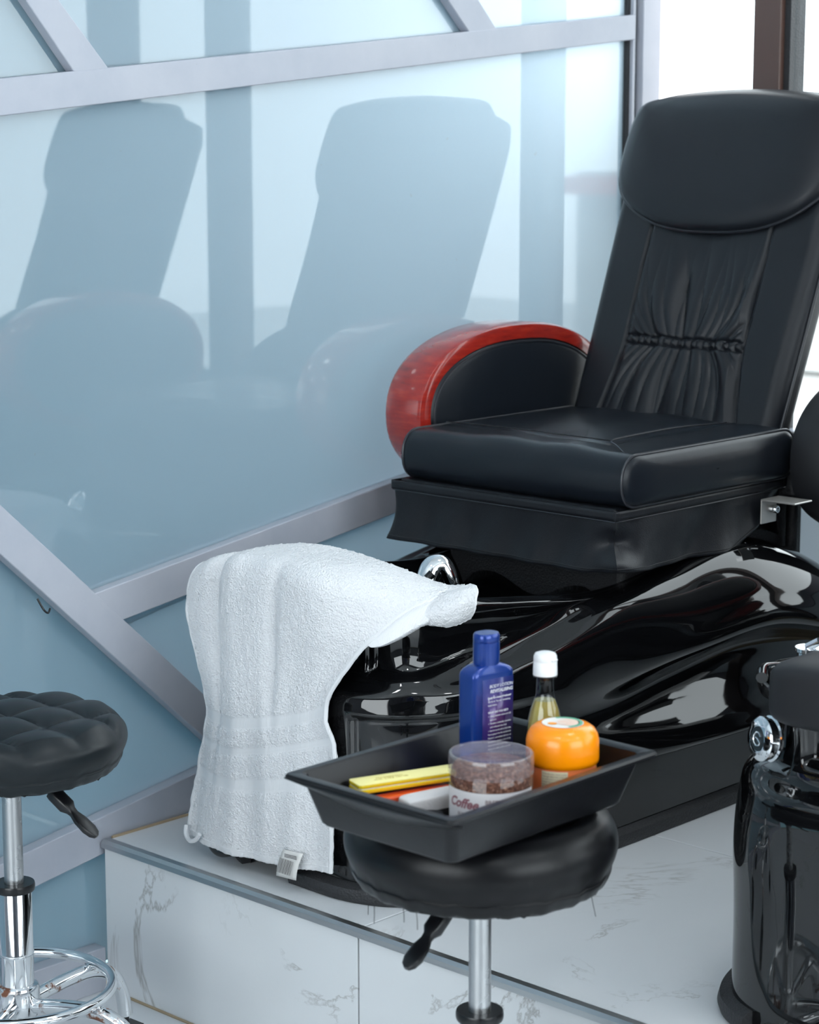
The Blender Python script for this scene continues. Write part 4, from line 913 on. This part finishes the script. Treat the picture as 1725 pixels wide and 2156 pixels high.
obj('lid_print', arcb(.007, .0085, .3, 5.2, .1060), WHT, lid, smooth=False)

# ------------------------------------------------------------------ coffee scrub jar
SCRUB = pm('coffee_scrub', (.11, .035, .018), .75); bump(SCRUB, noise(SCRUB, 320, 4, .7).outputs[0], .002)
n_ = noise(SCRUB, 260, 4, .7); r_ = ramp(SCRUB, n_.outputs[0], [(.35, (.06, .020, .012)), (.52, (.16, .06, .035)), (.68, (.50, .28, .19))]); lk(SCRUB, r_.outputs[0], B(SCRUB).inputs['Base Color'])
cj = empty('scrub_jar', (-1.634, 1.884, zt), 'clear jar of brown coffee scrub with a white label in the tray', 'jar')
ac = facing(-1.634, 1.888)
obj('jar_body', lathe([(.046, 0), (.0495, .002), (.0510, .008), (.0510, .062), (.049, .065), (.049, .070)], 72), clear_shell('jar_plastic', (.97, .96, .96), 1.5), cj)
obj('scrub', lathe([(.001, .003), (.045, .003), (.0490, .008), (.0492, .060), (.0475, .069), (.044, .074), (.02, .0765), (.001, .075)], 64, close=False), SCRUB, cj, label='brown coffee scrub')
obj('lid', lathe([(.0500, .064), (.0518, .0645), (.0520, .084), (.0510, .0875), (.0485, .0882), (.0460, .0875), (.0445, .0865), (.0005, .0865)], 72, close=False), clear_shell('clear_lid', (.90, .87, .88), 1.7, .04, .16), cj, label='clear plastic lid')
CLB = pm('white_jar_label', (.82, .80, .82), .4); CBR = pm('maroon_print', (.12, .010, .012), .5); GRT = pm('grey_print', (.34, .27, .28), .6); PKT = pm('plum_print', (.33, .14, .17), .5)
lb = obj('label', wrap(.0515, ac-1.35, ac+1.25, .004, .0505, 50), CLB, cj, label='white label with maroon coffee beans')
cyl_text('Coffee', .0165, .0518, ac-1.17, .030, PKT, lb, .0005, .35)
cyl_text('BODY', .0052, .0518, ac-.86, .0205, GRT, lb); cyl_text('Milky Scrub', .0052, .0518, ac-.98, .0125, GRT, lb)
cyl_text('BREEZE', .0072, .0518, ac-.13, .0375, GRT, lb, .0002); cyl_text('Coffee face and body scrub', .0036, .0518, ac+.42, .038, GRT, lb)
for k, s_ in enumerate(['Effective moisturising and exfoliating', 'scrub for smooth and soft skin', '', 'Directions: gently apply on damp', 'skin, massage and rinse well', 'Ingredients: coffee, sugar, oils', 'Net weight 250 g']):
    if s_: cyl_text(s_, .0034, .0518, ac-.13, .0315-.0042*k, GRT, lb)
for (da, dz, rx_, ry_, ro) in ((-.34, .0145, .0036, .0024, .3), (-.12, .0240, .0034, .0025, .7), (-.24, .0175, .0034, .0055, .5), (-.235, .0205, .0030, .0060, -.7), (-.29, .0235, .0022, .0030, .9), (-.19, .0245, .0024, .0024, 0), (-.26, .0100, .0026, .0040, .2), (-.19, .0130, .003, .0026, 0)):
    g = disc(0, 0, rx_, ry_, 0, 18); ca, sa = math.cos(ro), math.sin(ro)
    obj('bean_print', tmap(g, lambda x, y, z: (.0520*math.cos(ac+da+(x*ca-y*sa)/.0495), .0520*math.sin(ac+da+(x*ca-y*sa)/.0495), dz+x*sa+y*ca)), CBR, lb, smooth=False)

# ------------------------------------------------------------------ nail tools in the tray
YEL = pm('pale_yellow_foam', (.92, .84, .36), .85); YE2 = pm('bright_yellow_foam', (.95, .72, .015), .7); WCO = pm('white_foam_core', (.85, .85, .82), .8)
def slab(name, loc, rz, L_, W_, layers, label, cat, r=.006, tilt=0, roll=0):
    root = empty(name, loc, label, cat, rz=rz); root.rotation_euler = (roll, tilt, rz); z = 0
    for nm, h, mt, lb_, ex in layers:
        obj(nm, loft([rr(-L_/2+.0006+ex, L_/2-.0006-ex, -W_/2+.0006+ex, W_/2-.0006-ex, r, z, 6), rr(-L_/2+ex, L_/2-ex, -W_/2+ex, W_/2-ex, r, z+.0008, 6), rr(-L_/2+ex, L_/2-ex, -W_/2+ex, W_/2-ex, r, z+h-.0006, 6), rr(-L_/2+.0006+ex, L_/2-.0006-ex, -W_/2+.0006+ex, W_/2-.0006-ex, r, z+h, 6)]), mt, root, label=lb_); z += h
    return root
a_b = math.atan2(1.960-1.815, -1.748+1.801)
bf = slab('nail_buffer', (-1.7455, 1.8570, zt+.031), a_b, .150, .033, [('foam', .0048, YE2, None, 0), ('core', .0016, WCO, 'thin white core', .0004), ('foam', .0040, YE2, None, 0), ('abrasive_face', .0010, YEL, 'pale yellow top face', 0)], 'yellow block nail buffer lying on top in the left of the tray', 'nail buffer', .005, 0)
g = text('PROFESSIONAL\nNAIL CARE 100/180', .0055, 'CENTER'); obj('lettering', tmap(g, lambda x, y, z: (-.025+x, .001+y, .01145+z)), pm('faded_print', (.55, .45, .12), .8), bf.children[-1], smooth=False)
ORW = pm('orange_lacquered_handle', (.80, .09, .015), .35, coat=.3); WOOD = pm('pale_wood', (.55, .33, .20), .7); BRN = pm('brown_abrasive', (.16, .065, .05), .85)
a_o = math.atan2(1.935-1.806, -1.742+1.776)
ff = slab('foot_file', (-1.7300, 1.842, zt+.018), a_o, .115, .022, [('handle', .009, ORW, 'orange handle', 0)], 'orange-handled foot file under the yellow buffer', 'foot file', .008, 0)
obj('abrasive_board', box(.015, .085, -.018, .018, -.001, .004), BRN, ff, smooth=False, bevel=.001, label='brown abrasive board')
ws = slab('wooden_spatula', (-1.7640, 1.816, zt+.013), a_o+.1, .070, .018, [('blade', .003, WOOD, None, 0)], 'pale wooden spatula poking out beside the orange foot file', 'spatula', .008)
obj('curled_tip', tube([(-.033+.010*math.cos(a), .0+.009*math.sin(a)*.3, .008+.008*math.sin(a)) for a in np.linspace(-2.4, 1.6, 16)], .0022, 8), WOOD, ws)
WPU = pm('white_pumice', (.72, .70, .70), .95); bump(WPU, noise(WPU, 600, 4).outputs[0], .0006)
BLB = pm('black_bristle', (.008, .008, .010), .8); bump(BLB, noise(BLB, 900, 2).outputs[0], .002)
a_w = math.atan2(1.905-1.815, -1.712+1.722)
pb = empty('pumice_block', (-1.6990, 1.853, zt+.003), 'white pumice block with a black underside beside the scrub jar', 'pumice', rz=a_w-.12)
obj('pumice', sup(.045, .016, .0105, (0, 0, .017), .30, 40, 20), WPU, pb)
obj('bristle_side', sup(.044, .0155, .007, (0, -.001, .006), .5, 40, 16), BLB, pb, label='black rough underside')
bb = empty('nail_brush', (-1.678, 1.812, zt), 'black nail brush in the near corner of the tray', 'brush', rz=math.radians(48))
obj('brush_back', sup(.024, .011, .006, (0, 0, .014), .5, 36, 14), BLB, bb)
br_ = []
for k in range(150):
    x, y = random.uniform(-.021, .021), random.uniform(-.009, .009); br_.append(tube([(x, y, .010), (x*1.05, y*1.1, .0005)], .0004, 4))
o_ = obj('bristles', join(*br_), BLB, bb); o_['kind'] = 'stuff'
# ------------------------------------------------------------------ cable tie on the partition
ct = obj('cable_tie', tube(spline([(XP+.002, 2.083, .713), (XP+.012, 2.088, .695), (XP+.010, 2.098, .688), (XP+.002, 2.108, .692)], 5), .0018, 8), PLAST, None, shift=(XP, 2.09, .70), label='small black cable loop hanging under the slanted partition rail', cat='cable')
ct.location = (XP, 2.09, .70)
